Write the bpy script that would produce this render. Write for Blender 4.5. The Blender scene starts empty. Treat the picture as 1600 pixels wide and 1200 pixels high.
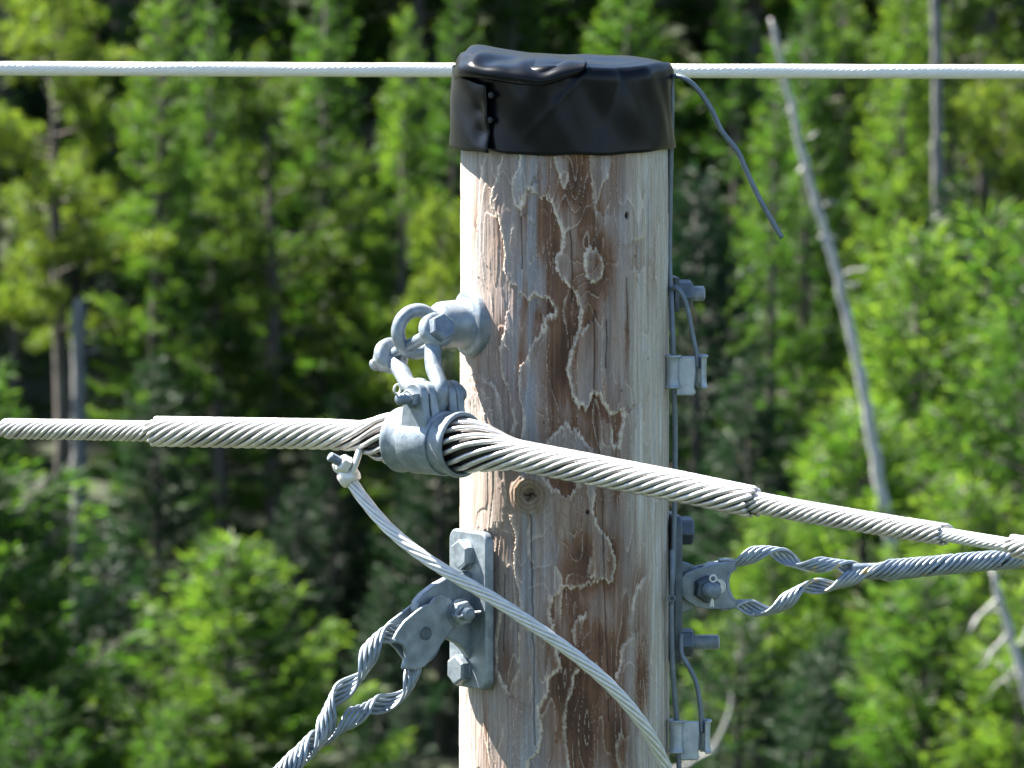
import bpy, math, random
import numpy as np
from mathutils import Vector, Matrix
R_ = math.radians
sc = bpy.context.scene
col = sc.collection

# ------------------------------------------------------------------ camera, sky, sun, exposure
PX, D, PIT, ZC = 0.0008, 12.0, R_(5.0), 8.6        # metres per photo pixel at the pole, camera distance, pitch, height
XC = (800 - 882) * PX                              # the pole's axis is x = y = 0
CAM = np.array([XC, -D * math.cos(PIT), ZC + D * math.sin(PIT)])
cd = bpy.data.cameras.new('camera'); cam = bpy.data.objects.new('camera', cd); col.objects.link(cam)
cam.location = CAM; cam.rotation_euler = (math.pi / 2 - PIT, 0, 0)
cd.sensor_width = 36; cd.lens = 36 * D / (1600 * PX); cd.clip_start = 0.5; cd.clip_end = 3000
cd.dof.use_dof = True; cd.dof.focus_distance = D - 0.15
cd.dof.aperture_fstop = (cd.lens / 1000) / 0.0145   # a 14.5 mm wide pupil
cd.dof.aperture_blades = 0
sc.camera = cam
SUN_EL, SUN_AZ = R_(52), R_(-60)                   # azimuth from +Y towards +X: high, left of and behind the pole
S = Vector((math.cos(SUN_EL) * math.sin(SUN_AZ), math.cos(SUN_EL) * math.cos(SUN_AZ), math.sin(SUN_EL)))
w = bpy.data.worlds.new('World'); sc.world = w; w.use_nodes = True
nt = w.node_tree; bg = nt.nodes['Background']; sky = nt.nodes.new('ShaderNodeTexSky')
sky.sky_type = 'NISHITA'; sky.sun_disc = False; sky.sun_elevation = SUN_EL; sky.sun_rotation = SUN_AZ
sky.altitude = 200; sky.air_density = 1.0; sky.dust_density = 0.6; sky.ozone_density = 2.0
bg.inputs['Strength'].default_value = 0.05
nt.links.new(sky.outputs[0], bg.inputs[0])
sl = bpy.data.lights.new('sun', 'SUN'); so = bpy.data.objects.new('sun', sl); col.objects.link(so)
sl.energy = 5.0; sl.angle = R_(0.53); sl.color = (1.0, 0.95, 0.87)
so.rotation_euler = S.to_track_quat('Z', 'Y').to_euler()
sc.view_settings.view_transform = 'Standard'; sc.view_settings.look = 'None'
sc.view_settings.gamma = 1.0; sc.view_settings.exposure = 2.45; sc.view_settings.use_curve_mapping = False
sc.render.engine = 'CYCLES'
sc.cycles.use_denoising = True; sc.cycles.max_bounces = 5; sc.cycles.diffuse_bounces = 2
sc.cycles.glossy_bounces = 2; sc.cycles.transmission_bounces = 4; sc.cycles.transparent_max_bounces = 4
sc.cycles.sample_clamp_indirect = 6
sc.cycles.caustics_reflective = False; sc.cycles.caustics_refractive = False

# ------------------------------------------------------------------ geometry helpers
UPV = np.array([0, math.sin(PIT), math.cos(PIT)]); FWD = np.array([0, math.cos(PIT), -math.sin(PIT)])
def ray(px, py): return FWD * D + np.array([1., 0, 0]) * (px - 800) * PX + UPV * (600 - py) * PX
def at(px, py, y):
    d = ray(px, py); return CAM + d * ((y - CAM[1]) / d[1])
def onplane(px, py, p, n):
    d = ray(px, py); return CAM + d * (np.dot(np.asarray(p) - CAM, n) / np.dot(d, n))
def A(*v): return np.array(v, float)
def unit(v): v = np.asarray(v, float); return v / np.linalg.norm(v)
Z = A(0, 0, 1.)

def fast_mesh(name, v, quads=None, faces=None):
    me = bpy.data.meshes.new(name)
    if quads is not None:
        v = np.asarray(v, np.float32); q = np.asarray(quads, np.int32); k = q.shape[1]
        me.vertices.add(len(v)); me.vertices.foreach_set('co', v.ravel())
        me.loops.add(q.size); me.loops.foreach_set('vertex_index', q.ravel())
        me.polygons.add(len(q)); me.polygons.foreach_set('loop_start', np.arange(0, q.size, k, dtype=np.int32))
        me.polygons.foreach_set('loop_total', np.full(len(q), k, np.int32))
        me.update(calc_edges=True); me.validate()
    else:
        me.from_pydata([tuple(map(float, p)) for p in v], [], faces); me.update()
    return me
def smooth(me, ang=40):
    me.polygons.foreach_set('use_smooth', np.ones(len(me.polygons), bool))
    if ang < 180: me.set_sharp_from_angle(angle=R_(ang))
class MB:
    """collects shapes that make up ONE part"""
    def __init__(s): s.v, s.f = [], []
    def add(s, vf):
        v, f = vf; o = len(s.v); s.v += [tuple(map(float, p)) for p in v]; s.f += [[i + o for i in q] for q in f]; return s
def tag(o, label=None, cat=None, group=None, kind=None):
    for k, x in (('label', label), ('category', cat), ('group', group), ('kind', kind)):
        if x: o[k] = x
    return o
def thing(name, loc, label, cat, group=None):
    e = bpy.data.objects.new(name, None); col.objects.link(e); e.location = [float(c) for c in loc]
    e.empty_display_size = 0.05
    return tag(e, label, cat, group)
def world_loc(o):
    l = Vector((0, 0, 0))
    while o is not None: l = l + o.location; o = o.parent if o.parent and o.matrix_parent_inverse == Matrix() else None
    return l
def part(name, vf, mat, parent=None, ang=40, bevel=0, label=None, seg=2):
    """one mesh, given in world coordinates; hangs under parent without moving"""
    v, f = (vf.v, vf.f) if isinstance(vf, MB) else vf
    me = fast_mesh(name, v, faces=f); smooth(me, ang); me.materials.append(mat)
    o = bpy.data.objects.new(name, me); col.objects.link(o)
    if parent is not None:
        o.parent = parent
        if parent.type == 'EMPTY': o.matrix_parent_inverse = Matrix.Translation(-parent.location)
    if bevel:
        m = o.modifiers.new('bevel', 'BEVEL'); m.width = bevel; m.segments = seg; m.limit_method = 'ANGLE'; m.angle_limit = R_(35)
        m.harden_normals = False
    if label: o['label'] = label
    return o
def spline(ctrl, step=0.004, n=None):
    """Catmull-Rom through ctrl, resampled evenly"""
    c = np.asarray(ctrl, float); c = np.vstack([2 * c[0] - c[1], c, 2 * c[-1] - c[-2]]); out = []
    for i in range(1, len(c) - 2):
        t = np.linspace(0, 1, 24, endpoint=False)[:, None]; p0, p1, p2, p3 = c[i - 1], c[i], c[i + 1], c[i + 2]
        out.append(.5 * (2 * p1 + (p2 - p0) * t + (2 * p0 - 5 * p1 + 4 * p2 - p3) * t ** 2 + (3 * p1 - p0 - 3 * p2 + p3) * t ** 3))
    out = np.vstack(out + [c[-2][None]]); s = np.r_[0, np.cumsum(np.linalg.norm(np.diff(out, axis=0), axis=1))]
    k = n or max(2, int(s[-1] / step) + 1); q = np.linspace(0, s[-1], k)
    return np.stack([np.interp(q, s, out[:, i]) for i in range(out.shape[1])], 1)
def tube(pts, r, n=8, cap=True, flat=None):
    """swept tube; flat = (direction, factor) squeezes the section"""
    p = np.asarray(pts, float); N = len(p); r = np.full(N, r) if np.isscalar(r) else np.asarray(r, float)
    T = np.gradient(p, axis=0); T /= np.linalg.norm(T, axis=1)[:, None]
    a = np.cross(T[0], Z if abs(T[0][2]) < .9 else A(1, 0, 0)); a /= np.linalg.norm(a)
    ang = np.arange(n) * 2 * math.pi / n; ca, sa = np.cos(ang)[:, None], np.sin(ang)[:, None]; V = np.empty((N, n, 3))
    for i in range(N):
        a = a - T[i] * np.dot(a, T[i]); a /= np.linalg.norm(a); b = np.cross(T[i], a)
        off = (ca * a + sa * b) * r[i]
        if flat is not None:
            fd = np.asarray(flat[0]); off = off + np.outer(off @ fd, fd) * (flat[1] - 1)
        V[i] = p[i] + off
    i, j = np.meshgrid(np.arange(N - 1), np.arange(n), indexing='ij'); j2 = (j + 1) % n
    f = np.stack([i * n + j, i * n + j2, (i + 1) * n + j2, (i + 1) * n + j], -1).reshape(-1, 4).tolist()
    v = V.reshape(-1, 3)
    if cap: f += [list(range(n))[::-1], [(N - 1) * n + k for k in range(n)]]
    return v, f
def lathe(prof, o, axis, n=32, a0=0, a1=2 * math.pi, up=Z):
    """prof = [(t along axis, radius)]"""
    ax = unit(axis); u = np.asarray(up) - ax * np.dot(up, ax)
    if np.linalg.norm(u) < 1e-3: u = A(1, 0, 0) - ax * ax[0]
    u = unit(u); wv = np.cross(ax, u); full = abs(a1 - a0 - 2 * math.pi) < 1e-6
    m = n if full else n + 1; v, f = [], []
    for t, r in prof:
        for k in range(m):
            g = a0 + (a1 - a0) * k / n; v.append(np.asarray(o) + ax * t + (u * math.cos(g) + wv * math.sin(g)) * r)
    for i in range(len(prof) - 1):
        for k in range(n):
            k2 = (k + 1) % m; f.append([i * m + k, i * m + k2, (i + 1) * m + k2, (i + 1) * m + k])
    if full:
        if prof[0][1] > 1e-6: f.append(list(range(m))[::-1])
        if prof[-1][1] > 1e-6: f.append([(len(prof) - 1) * m + k for k in range(m)])
    return v, f
def prism(poly, vec):
    n = len(poly); vec = np.asarray(vec); v = [np.asarray(p) for p in poly] + [np.asarray(p) + vec for p in poly]
    return v, [list(range(n))[::-1], list(range(n, 2 * n))] + [[i, (i + 1) % n, (i + 1) % n + n, i + n] for i in range(n)]
def torus(c, axis, R, r, n=40, m=14):
    ax = unit(axis); u = unit(np.cross(ax, Z if abs(ax[2]) < .9 else A(1, 0, 0))); wv = np.cross(ax, u); v, f = [], []
    for i in range(n):
        g = 2 * math.pi * i / n; d = u * math.cos(g) + wv * math.sin(g)
        for j in range(m):
            h = 2 * math.pi * j / m; v.append(c + d * (R + r * math.cos(h)) + ax * r * math.sin(h))
    for i in range(n):
        for j in range(m): f.append([i * m + j, ((i + 1) % n) * m + j, ((i + 1) % n) * m + (j + 1) % m, i * m + (j + 1) % m])
    return v, f
def thread(o, axis, t0, t1, r, pitch=.0018):
    prof, t = [(t0, 0), (t0, r)], t0
    while t < t1 - .003:
        prof += [(t + pitch * .5, r * .9), (t + pitch, r)]; t += pitch
    prof += [(t1 - .001, r * .9), (t1, r * .72), (t1, 0)]
    return lathe(prof, o, axis, 20)
def hexa(o, axis, t0, t1, r, up=Z):
    """hexagon head or nut with chamfered outer corners"""
    h = (t1 - t0) * .16
    return lathe([(t0, r), (t1 - h, r), (t1, r * .86)], o, axis, 6, up=up)
def cotter(o, axis, r, L, d, mb, k=1.3):
    """split pin: an eye and two legs; o the hole, axis along the pin, d where the eye lies"""
    ax = unit(axis); mb.add(torus(o + ax * (r + .0035 * k), d, .0032 * k, .0011 * k ** .5, 14, 6))
    for s in (-1, 1):
        q = unit(np.cross(ax, d)) * s
        mb.add(tube([o + ax * r, o - ax * r * .9, o - ax * (r + .003) + q * .001, o - ax * (r + L) + q * .0016], .0011 * k ** .5, 6))

# ------------------------------------------------------------------ materials
def mat(name):
    m = bpy.data.materials.new(name); m.use_nodes = True; n = m.node_tree.nodes; return m, n, m.node_tree.links, n['Principled BSDF']
def ramp(n, l, src, stops):
    r = n.new('ShaderNodeValToRGB'); e = r.color_ramp.elements
    while len(e) < len(stops): e.new(.5)
    for k, (p, c) in enumerate(stops): e[k].position = p; e[k].color = (*c, 1)
    l.new(src, r.inputs[0]); return r
def noise(n, l, scale, detail=4, rough=.6, sc3=(1, 1, 1), coord='Object'):
    tc = n.new('ShaderNodeTexCoord'); mp = n.new('ShaderNodeMapping'); mp.inputs['Scale'].default_value = sc3
    x = n.new('ShaderNodeTexNoise'); x.inputs['Scale'].default_value = scale; x.inputs['Detail'].default_value = detail
    x.inputs['Roughness'].default_value = rough; l.new(tc.outputs[coord], mp.inputs[0]); l.new(mp.outputs[0], x.inputs[0]); return x
def bump(n, l, b, src, strength, dist):
    k = n.new('ShaderNodeBump'); k.inputs['Strength'].default_value = strength; k.inputs['Distance'].default_value = dist
    l.new(src, k.inputs['Height']); l.new(k.outputs[0], b.inputs['Normal'])
def metal(name, c0, c1, c2, metallic, r0, r1, scale=60, bmp=.25, rust=0, vary=0):
    m, n, l, b = mat(name)
    x = noise(n, l, scale, 6, .65); rc = ramp(n, l, x.outputs[0], [(.25, c0), (.5, c1), (.75, c2)]); l.new(rc.outputs[0], b.inputs['Base Color'])
    y = noise(n, l, scale * 4, 3, .6); rr = ramp(n, l, y.outputs[0], [(.3, (r0,) * 3), (.7, (r1,) * 3)]); l.new(rr.outputs[0], b.inputs['Roughness'])
    b.inputs['Metallic'].default_value = metallic; bump(n, l, b, y.outputs[0], bmp, .0006)
    if vary:
        oi = n.new('ShaderNodeObjectInfo'); vr = ramp(n, l, oi.outputs['Random'], [(0, (1 - vary,) * 3), (1, (1 + vary * .3,) * 3)]); vm = n.new('ShaderNodeMix'); vm.data_type = 'RGBA'; vm.blend_type = 'MULTIPLY'; vm.inputs[0].default_value = 1
        l.new(rc.outputs[0], vm.inputs[6]); l.new(vr.outputs[0], vm.inputs[7]); l.new(vm.outputs[2], b.inputs['Base Color'])
    if rust:
        z_ = noise(n, l, 38, 5, .7); zr = ramp(n, l, z_.outputs[0], [(.62, (0, 0, 0)), (.74, (rust,) * 3)]); mx = n.new('ShaderNodeMix'); mx.data_type = 'RGBA'
        l.new(zr.outputs[0], mx.inputs[0]); l.new(rc.outputs[0], mx.inputs[6]); mx.inputs[7].default_value = (.13, .075, .04, 1); l.new(mx.outputs[2], b.inputs['Base Color'])
    return m
M = {}
M['galv'] = metal('galvanised_steel', (.115, .14, .165), (.235, .28, .32), (.38, .425, .465), .45, .38, .60, 45, .3, .35)
M['galv_dull'] = metal('dull_galvanised_steel', (.10, .13, .165), (.19, .235, .285), (.32, .37, .42), .5, .42, .62, 60, .3, .5)
M['galv_light'] = metal('sunlit_galvanised_steel', (.27, .31, .35), (.40, .445, .485), (.56, .60, .63), .4, .35, .55, 60, .3)  # lighter copy of the steel, sun highlights put into its colour
M['alu'] = metal('bright_aluminium', (.64, .63, .62), (.76, .75, .74), (.84, .84, .84), .3, .30, .48, 90, .15)
M['rod'] = metal('formed_aluminium_rod', (.46, .44, .43), (.68, .655, .645), (.82, .80, .79), .55, .26, .40, 70, .15, 0, .28)
M['white_wire'] = metal('glare_white_aluminium', (.84, .81, .76), (.88, .86, .81), (.90, .88, .84), .10, .35, .5, 90, .1)  # near-white base puts the sun's glare into the wire's colour
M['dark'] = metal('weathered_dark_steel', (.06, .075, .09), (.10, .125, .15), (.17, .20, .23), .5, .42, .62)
M['wire'] = metal('weathered_ground_wire', (.13, .16, .19), (.15, .185, .22), (.22, .26, .30), .4, .4, .55)
m, n, l, b = mat('strand_with_yellow_marks')
x = noise(n, l, 60, 5, .6); rc = ramp(n, l, x.outputs[0], [(.3, (.21, .25, .295)), (.55, (.34, .39, .44)), (.8, (.50, .545, .585))])
y = noise(n, l, 34, 4, .7); ry = ramp(n, l, y.outputs[0], [(.60, (0, 0, 0)), (.66, (.75,) * 3)])
mx = n.new('ShaderNodeMix'); mx.data_type = 'RGBA'; l.new(ry.outputs[0], mx.inputs[0]); l.new(rc.outputs[0], mx.inputs[6])
mx.inputs[7].default_value = (.55, .40, .10, 1); l.new(mx.outputs[2], b.inputs['Base Color'])
b.inputs['Metallic'].default_value = .5; b.inputs['Roughness'].default_value = .42; M['grip_y'] = m
m, n, l, b = mat('black_rubber'); b.inputs['Base Color'].default_value = (.012, .012, .013, 1); b.inputs['Roughness'].default_value = .6; M['rubber'] = m
m, n, l, b = mat('black_vinyl')
x = noise(n, l, 9, 5, .65, (1, 1, .35)); rc = ramp(n, l, x.outputs[0], [(.45, (.002, .003, .0055)), (.8, (.006, .009, .014))]); l.new(rc.outputs[0], b.inputs['Base Color'])
rr = ramp(n, l, x.outputs[0], [(.3, (.26,) * 3), (.75, (.34,) * 3)]); l.new(rr.outputs[0], b.inputs['Roughness']); b.inputs['Specular IOR Level'].default_value = .22
y = noise(n, l, 40, 3, .5); bump(n, l, b, y.outputs[0], .10, .002); M['vinyl'] = m
# weathered pole wood: its colour comes with the mesh (layers, knots, stains), grain is added here
m, n, l, b = mat('weathered_pole_wood')
at_ = n.new('ShaderNodeAttribute'); at_.attribute_name = 'wood'
g1 = noise(n, l, 1, 5, .62, (190, 190, 7)); g2 = noise(n, l, 1, 4, .7, (900, 900, 160))
r1 = ramp(n, l, g1.outputs[0], [(.25, (.70, .67, .65)), (.5, (1, 1, 1)), (.75, (1.22, 1.2, 1.18))])
r2 = ramp(n, l, g2.outputs[0], [(.3, (.80, .79, .78)), (.6, (1.06, 1.06, 1.06))])
ma = n.new('ShaderNodeMix'); ma.data_type = 'RGBA'; ma.blend_type = 'MULTIPLY'; ma.inputs[0].default_value = 1
mb_ = n.new('ShaderNodeMix'); mb_.data_type = 'RGBA'; mb_.blend_type = 'MULTIPLY'; mb_.inputs[0].default_value = 1
l.new(at_.outputs['Color'], ma.inputs[6]); l.new(r1.outputs[0], ma.inputs[7]); l.new(ma.outputs[2], mb_.inputs[6]); l.new(r2.outputs[0], mb_.inputs[7])
l.new(mb_.outputs[2], b.inputs['Base Color']); b.inputs['Roughness'].default_value = .72; b.inputs['Specular IOR Level'].default_value = .3
bump(n, l, b, g1.outputs[0], .5, .0012); M['wood'] = m

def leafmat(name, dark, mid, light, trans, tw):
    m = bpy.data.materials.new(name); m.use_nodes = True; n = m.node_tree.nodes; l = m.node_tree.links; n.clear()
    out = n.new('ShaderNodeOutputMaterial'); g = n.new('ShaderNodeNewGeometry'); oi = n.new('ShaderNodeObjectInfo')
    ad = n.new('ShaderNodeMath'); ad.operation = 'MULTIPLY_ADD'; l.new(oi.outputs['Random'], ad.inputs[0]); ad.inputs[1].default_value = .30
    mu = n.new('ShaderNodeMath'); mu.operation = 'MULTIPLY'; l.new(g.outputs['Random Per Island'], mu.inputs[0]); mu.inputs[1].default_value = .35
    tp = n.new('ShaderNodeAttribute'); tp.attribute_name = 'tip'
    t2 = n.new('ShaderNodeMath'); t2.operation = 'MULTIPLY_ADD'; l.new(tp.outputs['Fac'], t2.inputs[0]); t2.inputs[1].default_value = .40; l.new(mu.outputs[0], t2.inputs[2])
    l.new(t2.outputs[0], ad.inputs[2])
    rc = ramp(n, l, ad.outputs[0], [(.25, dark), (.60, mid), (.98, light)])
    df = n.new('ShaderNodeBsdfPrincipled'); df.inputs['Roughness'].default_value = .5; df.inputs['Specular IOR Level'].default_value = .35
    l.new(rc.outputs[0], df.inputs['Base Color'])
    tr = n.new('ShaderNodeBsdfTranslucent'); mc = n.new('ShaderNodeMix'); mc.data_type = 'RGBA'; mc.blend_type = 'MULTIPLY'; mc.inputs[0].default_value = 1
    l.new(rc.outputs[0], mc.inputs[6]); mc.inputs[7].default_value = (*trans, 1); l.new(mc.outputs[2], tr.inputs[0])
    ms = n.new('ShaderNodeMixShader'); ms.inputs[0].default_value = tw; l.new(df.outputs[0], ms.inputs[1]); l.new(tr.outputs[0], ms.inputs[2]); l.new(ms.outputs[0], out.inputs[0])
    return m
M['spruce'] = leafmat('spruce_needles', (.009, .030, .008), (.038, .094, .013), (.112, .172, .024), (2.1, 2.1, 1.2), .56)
M['fir_dark'] = leafmat('dark_fir_needles', (.004, .018, .008), (.010, .036, .012), (.030, .072, .016), (1.4, 1.5, 1.1), .30)  # dark needles, darkened further to stand in for shade in the gaps
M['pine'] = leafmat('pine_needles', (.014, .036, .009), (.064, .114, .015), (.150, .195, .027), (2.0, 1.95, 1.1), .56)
m, n, l, b = mat('bark'); x = noise(n, l, 14, 5, .6, (1, 1, .35)); rc = ramp(n, l, x.outputs[0], [(.3, (.05, .042, .036)), (.7, (.16, .14, .12))]); l.new(rc.outputs[0], b.inputs['Base Color']); b.inputs['Roughness'].default_value = .9; bump(n, l, b, x.outputs[0], .6, .02); M['bark'] = m
m, n, l, b = mat('grey_dead_wood'); x = noise(n, l, 8, 5, .6, (3, 3, .5)); rc = ramp(n, l, x.outputs[0], [(.3, (.30, .29, .28)), (.7, (.56, .54, .52))]); l.new(rc.outputs[0], b.inputs['Base Color']); b.inputs['Roughness'].default_value = .85; bump(n, l, b, x.outputs[0], .5, .01); M['deadwood'] = m
m, n, l, b = mat('shaded_grey_bark'); x = noise(n, l, 8, 5, .6, (3, 3, .5)); rc = ramp(n, l, x.outputs[0], [(.3, (.10, .10, .10)), (.7, (.24, .235, .23))]); l.new(rc.outputs[0], b.inputs['Base Color']); b.inputs['Roughness'].default_value = .9; M['shaded_deadwood'] = m  # darker copy of the dead wood, forest shade put into its colour
m, n, l, b = mat('forest_floor'); x = noise(n, l, .9, 8, .65); rc = ramp(n, l, x.outputs[0], [(.35, (.008, .012, .006)), (.55, (.026, .036, .012)), (.7, (.04, .055, .018))]); l.new(rc.outputs[0], b.inputs['Base Color']); b.inputs['Roughness'].default_value = .95; bump(n, l, b, x.outputs[0], .8, .3); M['floor'] = m

# ------------------------------------------------------------------ ground
def G(x, y):
    """a clearing round the pole falls to a hollow, then the forest slope rises"""
    y = np.asarray(y, float); x = np.asarray(x, float)
    dn = np.clip((y - 6) / 60, 0, 1); dn = dn * dn * (3 - 2 * dn) * -4.0
    up = np.clip(y - 92, 0, None); up = up * up / (up + 40) * .55
    return dn + np.minimum(up, 90) + .25 * np.sin(x * .31 + 1.3) * np.cos(y * .23) * np.clip(np.hypot(x, y) / 20, 0, 1)
gx = np.concatenate([np.linspace(-1500, -60, 25), np.linspace(-55, 55, 111), np.linspace(60, 1500, 25)])
gy = np.concatenate([np.linspace(-1500, -40, 20), np.linspace(-36, 220, 129), np.linspace(235, 1500, 24)])
X, Y = np.meshgrid(gx, gy); nx, ny = len(gx), len(gy)
v = np.stack([X, Y, G(X, Y)], -1).reshape(-1, 3)
i, j = np.meshgrid(np.arange(ny - 1), np.arange(nx - 1), indexing='ij')
q = np.stack([i * nx + j, i * nx + j + 1, (i + 1) * nx + j + 1, (i + 1) * nx + j], -1).reshape(-1, 4)
me = fast_mesh('ground', v, q); smooth(me, 180); me.materials.append(M['floor'])
o = bpy.data.objects.new('ground', me); col.objects.link(o); tag(o, 'dark forest floor sloping up under the conifers', kind='structure')

# ------------------------------------------------------------------ the pole: shaft with layers of weathered wood
RP = 0.1290
TB = np.random.RandomState(5).rand(8, 256, 256)
def vnoise(u, v, k):
    t = TB[k % 8]; iu, iv = np.floor(u).astype(int), np.floor(v).astype(int); fu, fv = u - iu, v - iv
    fu = fu * fu * (3 - 2 * fu); fv = fv * fv * (3 - 2 * fv); g = lambda a, c: t[a % 256, c % 256]
    return (g(iu, iv) * (1 - fu) + g(iu + 1, iv) * fu) * (1 - fv) + (g(iu, iv + 1) * (1 - fu) + g(iu + 1, iv + 1) * fu) * fv
def fbm(u, v, k, o=4):
    s, a, tot = 0, 1, 0
    for i in range(o): s = s + a * vnoise(u * 2 ** i + 17 * i, v * 2 ** i + 31 * i, k + i); tot += a; a *= .55
    return s / tot
# edges of the wood layers as seen on the pole: (points, which side stands proud)
def z1(*p): return [(700 + x / 4, 220 + y / 4) for x, y in p]
def z2(*p): return [(700 + x / 4, 500 + y / 4) for x, y in p]
def z3(*p): return [(700 + x / 2.727, 760 + y / 2.727) for x, y in p]
EDGES = [
 (z1((245,60),(235,110),(215,180),(205,260),(200,330),(195,440),(190,560),(185,700)), 1, .8),
 (z1((350,80),(320,160),(310,230),(285,300),(270,370),(290,430),(320,470),(335,540),(355,640),(360,720),(352,800),(375,880),(410,905),(440,920),(475,980),(500,985),(540,965),(590,975),(640,1000),(665,1050),(660,1090),(610,1100),(590,1150),(585,1200)), 1, 1.2),
 (z1((450,70),(440,150),(435,190),(410,250),(405,330),(420,400),(450,435),(475,390),(490,330),(515,280),(530,320),(570,345),(610,355),(650,390),(670,450),(690,520),(715,590),(715,640),(695,690),(670,750),(680,810),(720,880),(770,930),(800,980),(820,1050),(815,1130),(810,1200)), 1, 1.1),
 (z1((660,90),(665,140),(690,200),(715,280),(730,290),(745,240),(750,190)), 1, .8),
 (z1((880,110),(885,200),(895,280),(905,360),(915,440),(930,380),(950,300),(990,240),(1000,190)), 1, .8),
 (z1((880,660),(850,720),(845,800),(855,850),(900,890),(950,850),(965,750),(930,700),(880,660)), 1, .9),
 (z1((1215,400),(1225,500),(1215,600),(1160,625)), 0, .7),
 (z1((1150,800),(1180,820),(1220,780),(1228,860),(1225,960)), 0, .6),
 (z1((1310,520),(1290,640),(1285,780),(1295,900)), 1, .4),
 (z2((590,0),(605,50),(560,110),(515,170),(490,270),(460,290),(450,400),(460,500),(475,600),(470,700),(460,750)), 1, 1.2),
 (z2((350,80),(330,180),(340,330),(380,430),(400,540),(420,640),(390,710)), 1, 1.0),
 (z2((860,30),(800,90),(770,180),(750,260),(745,330),(760,400),(775,480),(810,545),(850,560),(880,520),(890,480),(930,460),(960,520),(1010,590),(1080,560),(1080,640),(1050,780),(1020,780),(1015,690)), 1, 1.2),
 (z2((120,620),(125,540),(140,480),(170,450),(215,480),(240,560),(250,620)), 0, .7),
 (z2((95,500),(110,430),(180,395),(230,430),(280,520),(295,660)), 0, .7),
 (z2((150,330),(250,360),(310,430),(335,540),(350,680),(360,740)), 0, .8),
 (z2((610,780),(650,720),(700,670),(735,630),(770,680),(830,720),(870,780)), 0, .8),
 (z2((610,980),(640,1040),(690,1080),(740,1110),(790,1060),(820,1000)), 0, .9),
 (z3((250,0),(245,100),(240,160),(190,180)), 0, .8),
 (z3((265,130),(290,200),(280,350),(300,420),(310,500),(305,560)), 1, .9),
 (z3((345,170),(335,230),(345,300),(360,320)), 1, .6),
 (z3((620,30),(610,110),(640,180),(690,240),(705,330),(700,400),(640,410),(560,425),(490,430),(445,470),(435,540),(450,620),(465,700),(480,780),(430,820),(425,880),(390,950),(400,1050),(395,1130),(350,1170),(345,1230)), 0, 1.1),
 (z3((575,540),(540,575),(530,610),(535,660)), 1, .8),
 (z3((660,830),(600,790),(560,775),(535,810),(525,880),(500,940),(500,1050),(505,1130),(520,1230)), 0, 1.1),
 (z3((820,400),(790,450),(775,520)), 1, .8), (z3((770,640),(735,670),(725,750),(710,810)), 1, .8),
 (z3((235,540),(215,640),(215,780),(260,880),(300,790),(305,640)), 0, .8),
 (z3((150,930),(155,1000),(165,1080),(180,1160),(190,1230)), 1, .7),
 (z3((720,1060),(710,1120),(720,1200)), 1, .6), (z3((600,310),(590,370),(620,390)), 1, .6),
]
CRACKS = [z2((905,-60),(905,200),(905,420),(920,600),(935,850),(955,1100)) + z3((655,250),(660,450),(675,800),(680,1000)),
          z2((980,0),(985,150),(975,300)), z3((355,120),(360,420),(370,800),(372,1100)), z3((245,380),(240,700)), z1((1105,860),(1110,1000),(1120,1200)),
          z3((910,420),(915,560),(912,700)), z1((760,560),(770,760),(768,1000)), z1((460,480),(465,800))]
BROWN = [  # exposed brown sapwood: (x, y, half width, half height, strength)
 (842,350,26,60,.75),(900,290,16,60,.9),(940,420,14,55,1.0),(855,485,22,28,.9),(825,480,14,40,.5),(745,350,5,50,.5),(780,360,8,50,.5),(865,420,12,80,.6),(915,510,35,60,.55),
 (870,560,26,50,1.0),(862,620,10,45,.9),(930,650,14,40,.7),(977,520,4,60,1.0),(960,690,9,60,.8),(885,755,22,22,1.1),(960,770,9,40,.8),(783,515,8,40,.5),(815,560,6,40,.7),
 (912,880,20,50,.8),(955,880,12,40,.7),(905,830,25,60,.5),(925,1000,22,50,.9),(1000,950,18,90,.7),(1000,1070,16,60,1.3),(860,1010,14,60,.5),(795,1030,11,50,.7),(910,1120,30,70,1.5),(965,1150,22,60,1.0),(762,1130,7,50,.9),
 (745,800,16,40,.45),(740,845,16,8,.9),(945,1020,30,70,.6),(880,1060,20,60,.6),(970,960,10,90,.4)]
th = np.concatenate([np.linspace(-100, 100, 440), np.linspace(100, 260, 44)[1:-1]]); th = np.radians(th); nc = len(th)
rows = np.concatenate([np.linspace(150, 212, 6), np.arange(214, 1228, 1.25)])
tt, pp = np.meshgrid(th, rows)
def zrow(py, t):                       # height on the surface that the photograph shows at row py
    y = -RP * np.cos(t); dy = FWD[1] * D + UPV[1] * (600 - py) * PX; dz = FWD[2] * D + UPV[2] * (600 - py) * PX
    return CAM[2] + dz * (np.where(np.abs(t) < 1.75, y, 0) - CAM[1]) / dy
zz = zrow(pp, np.zeros_like(tt))       # level rings
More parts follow.
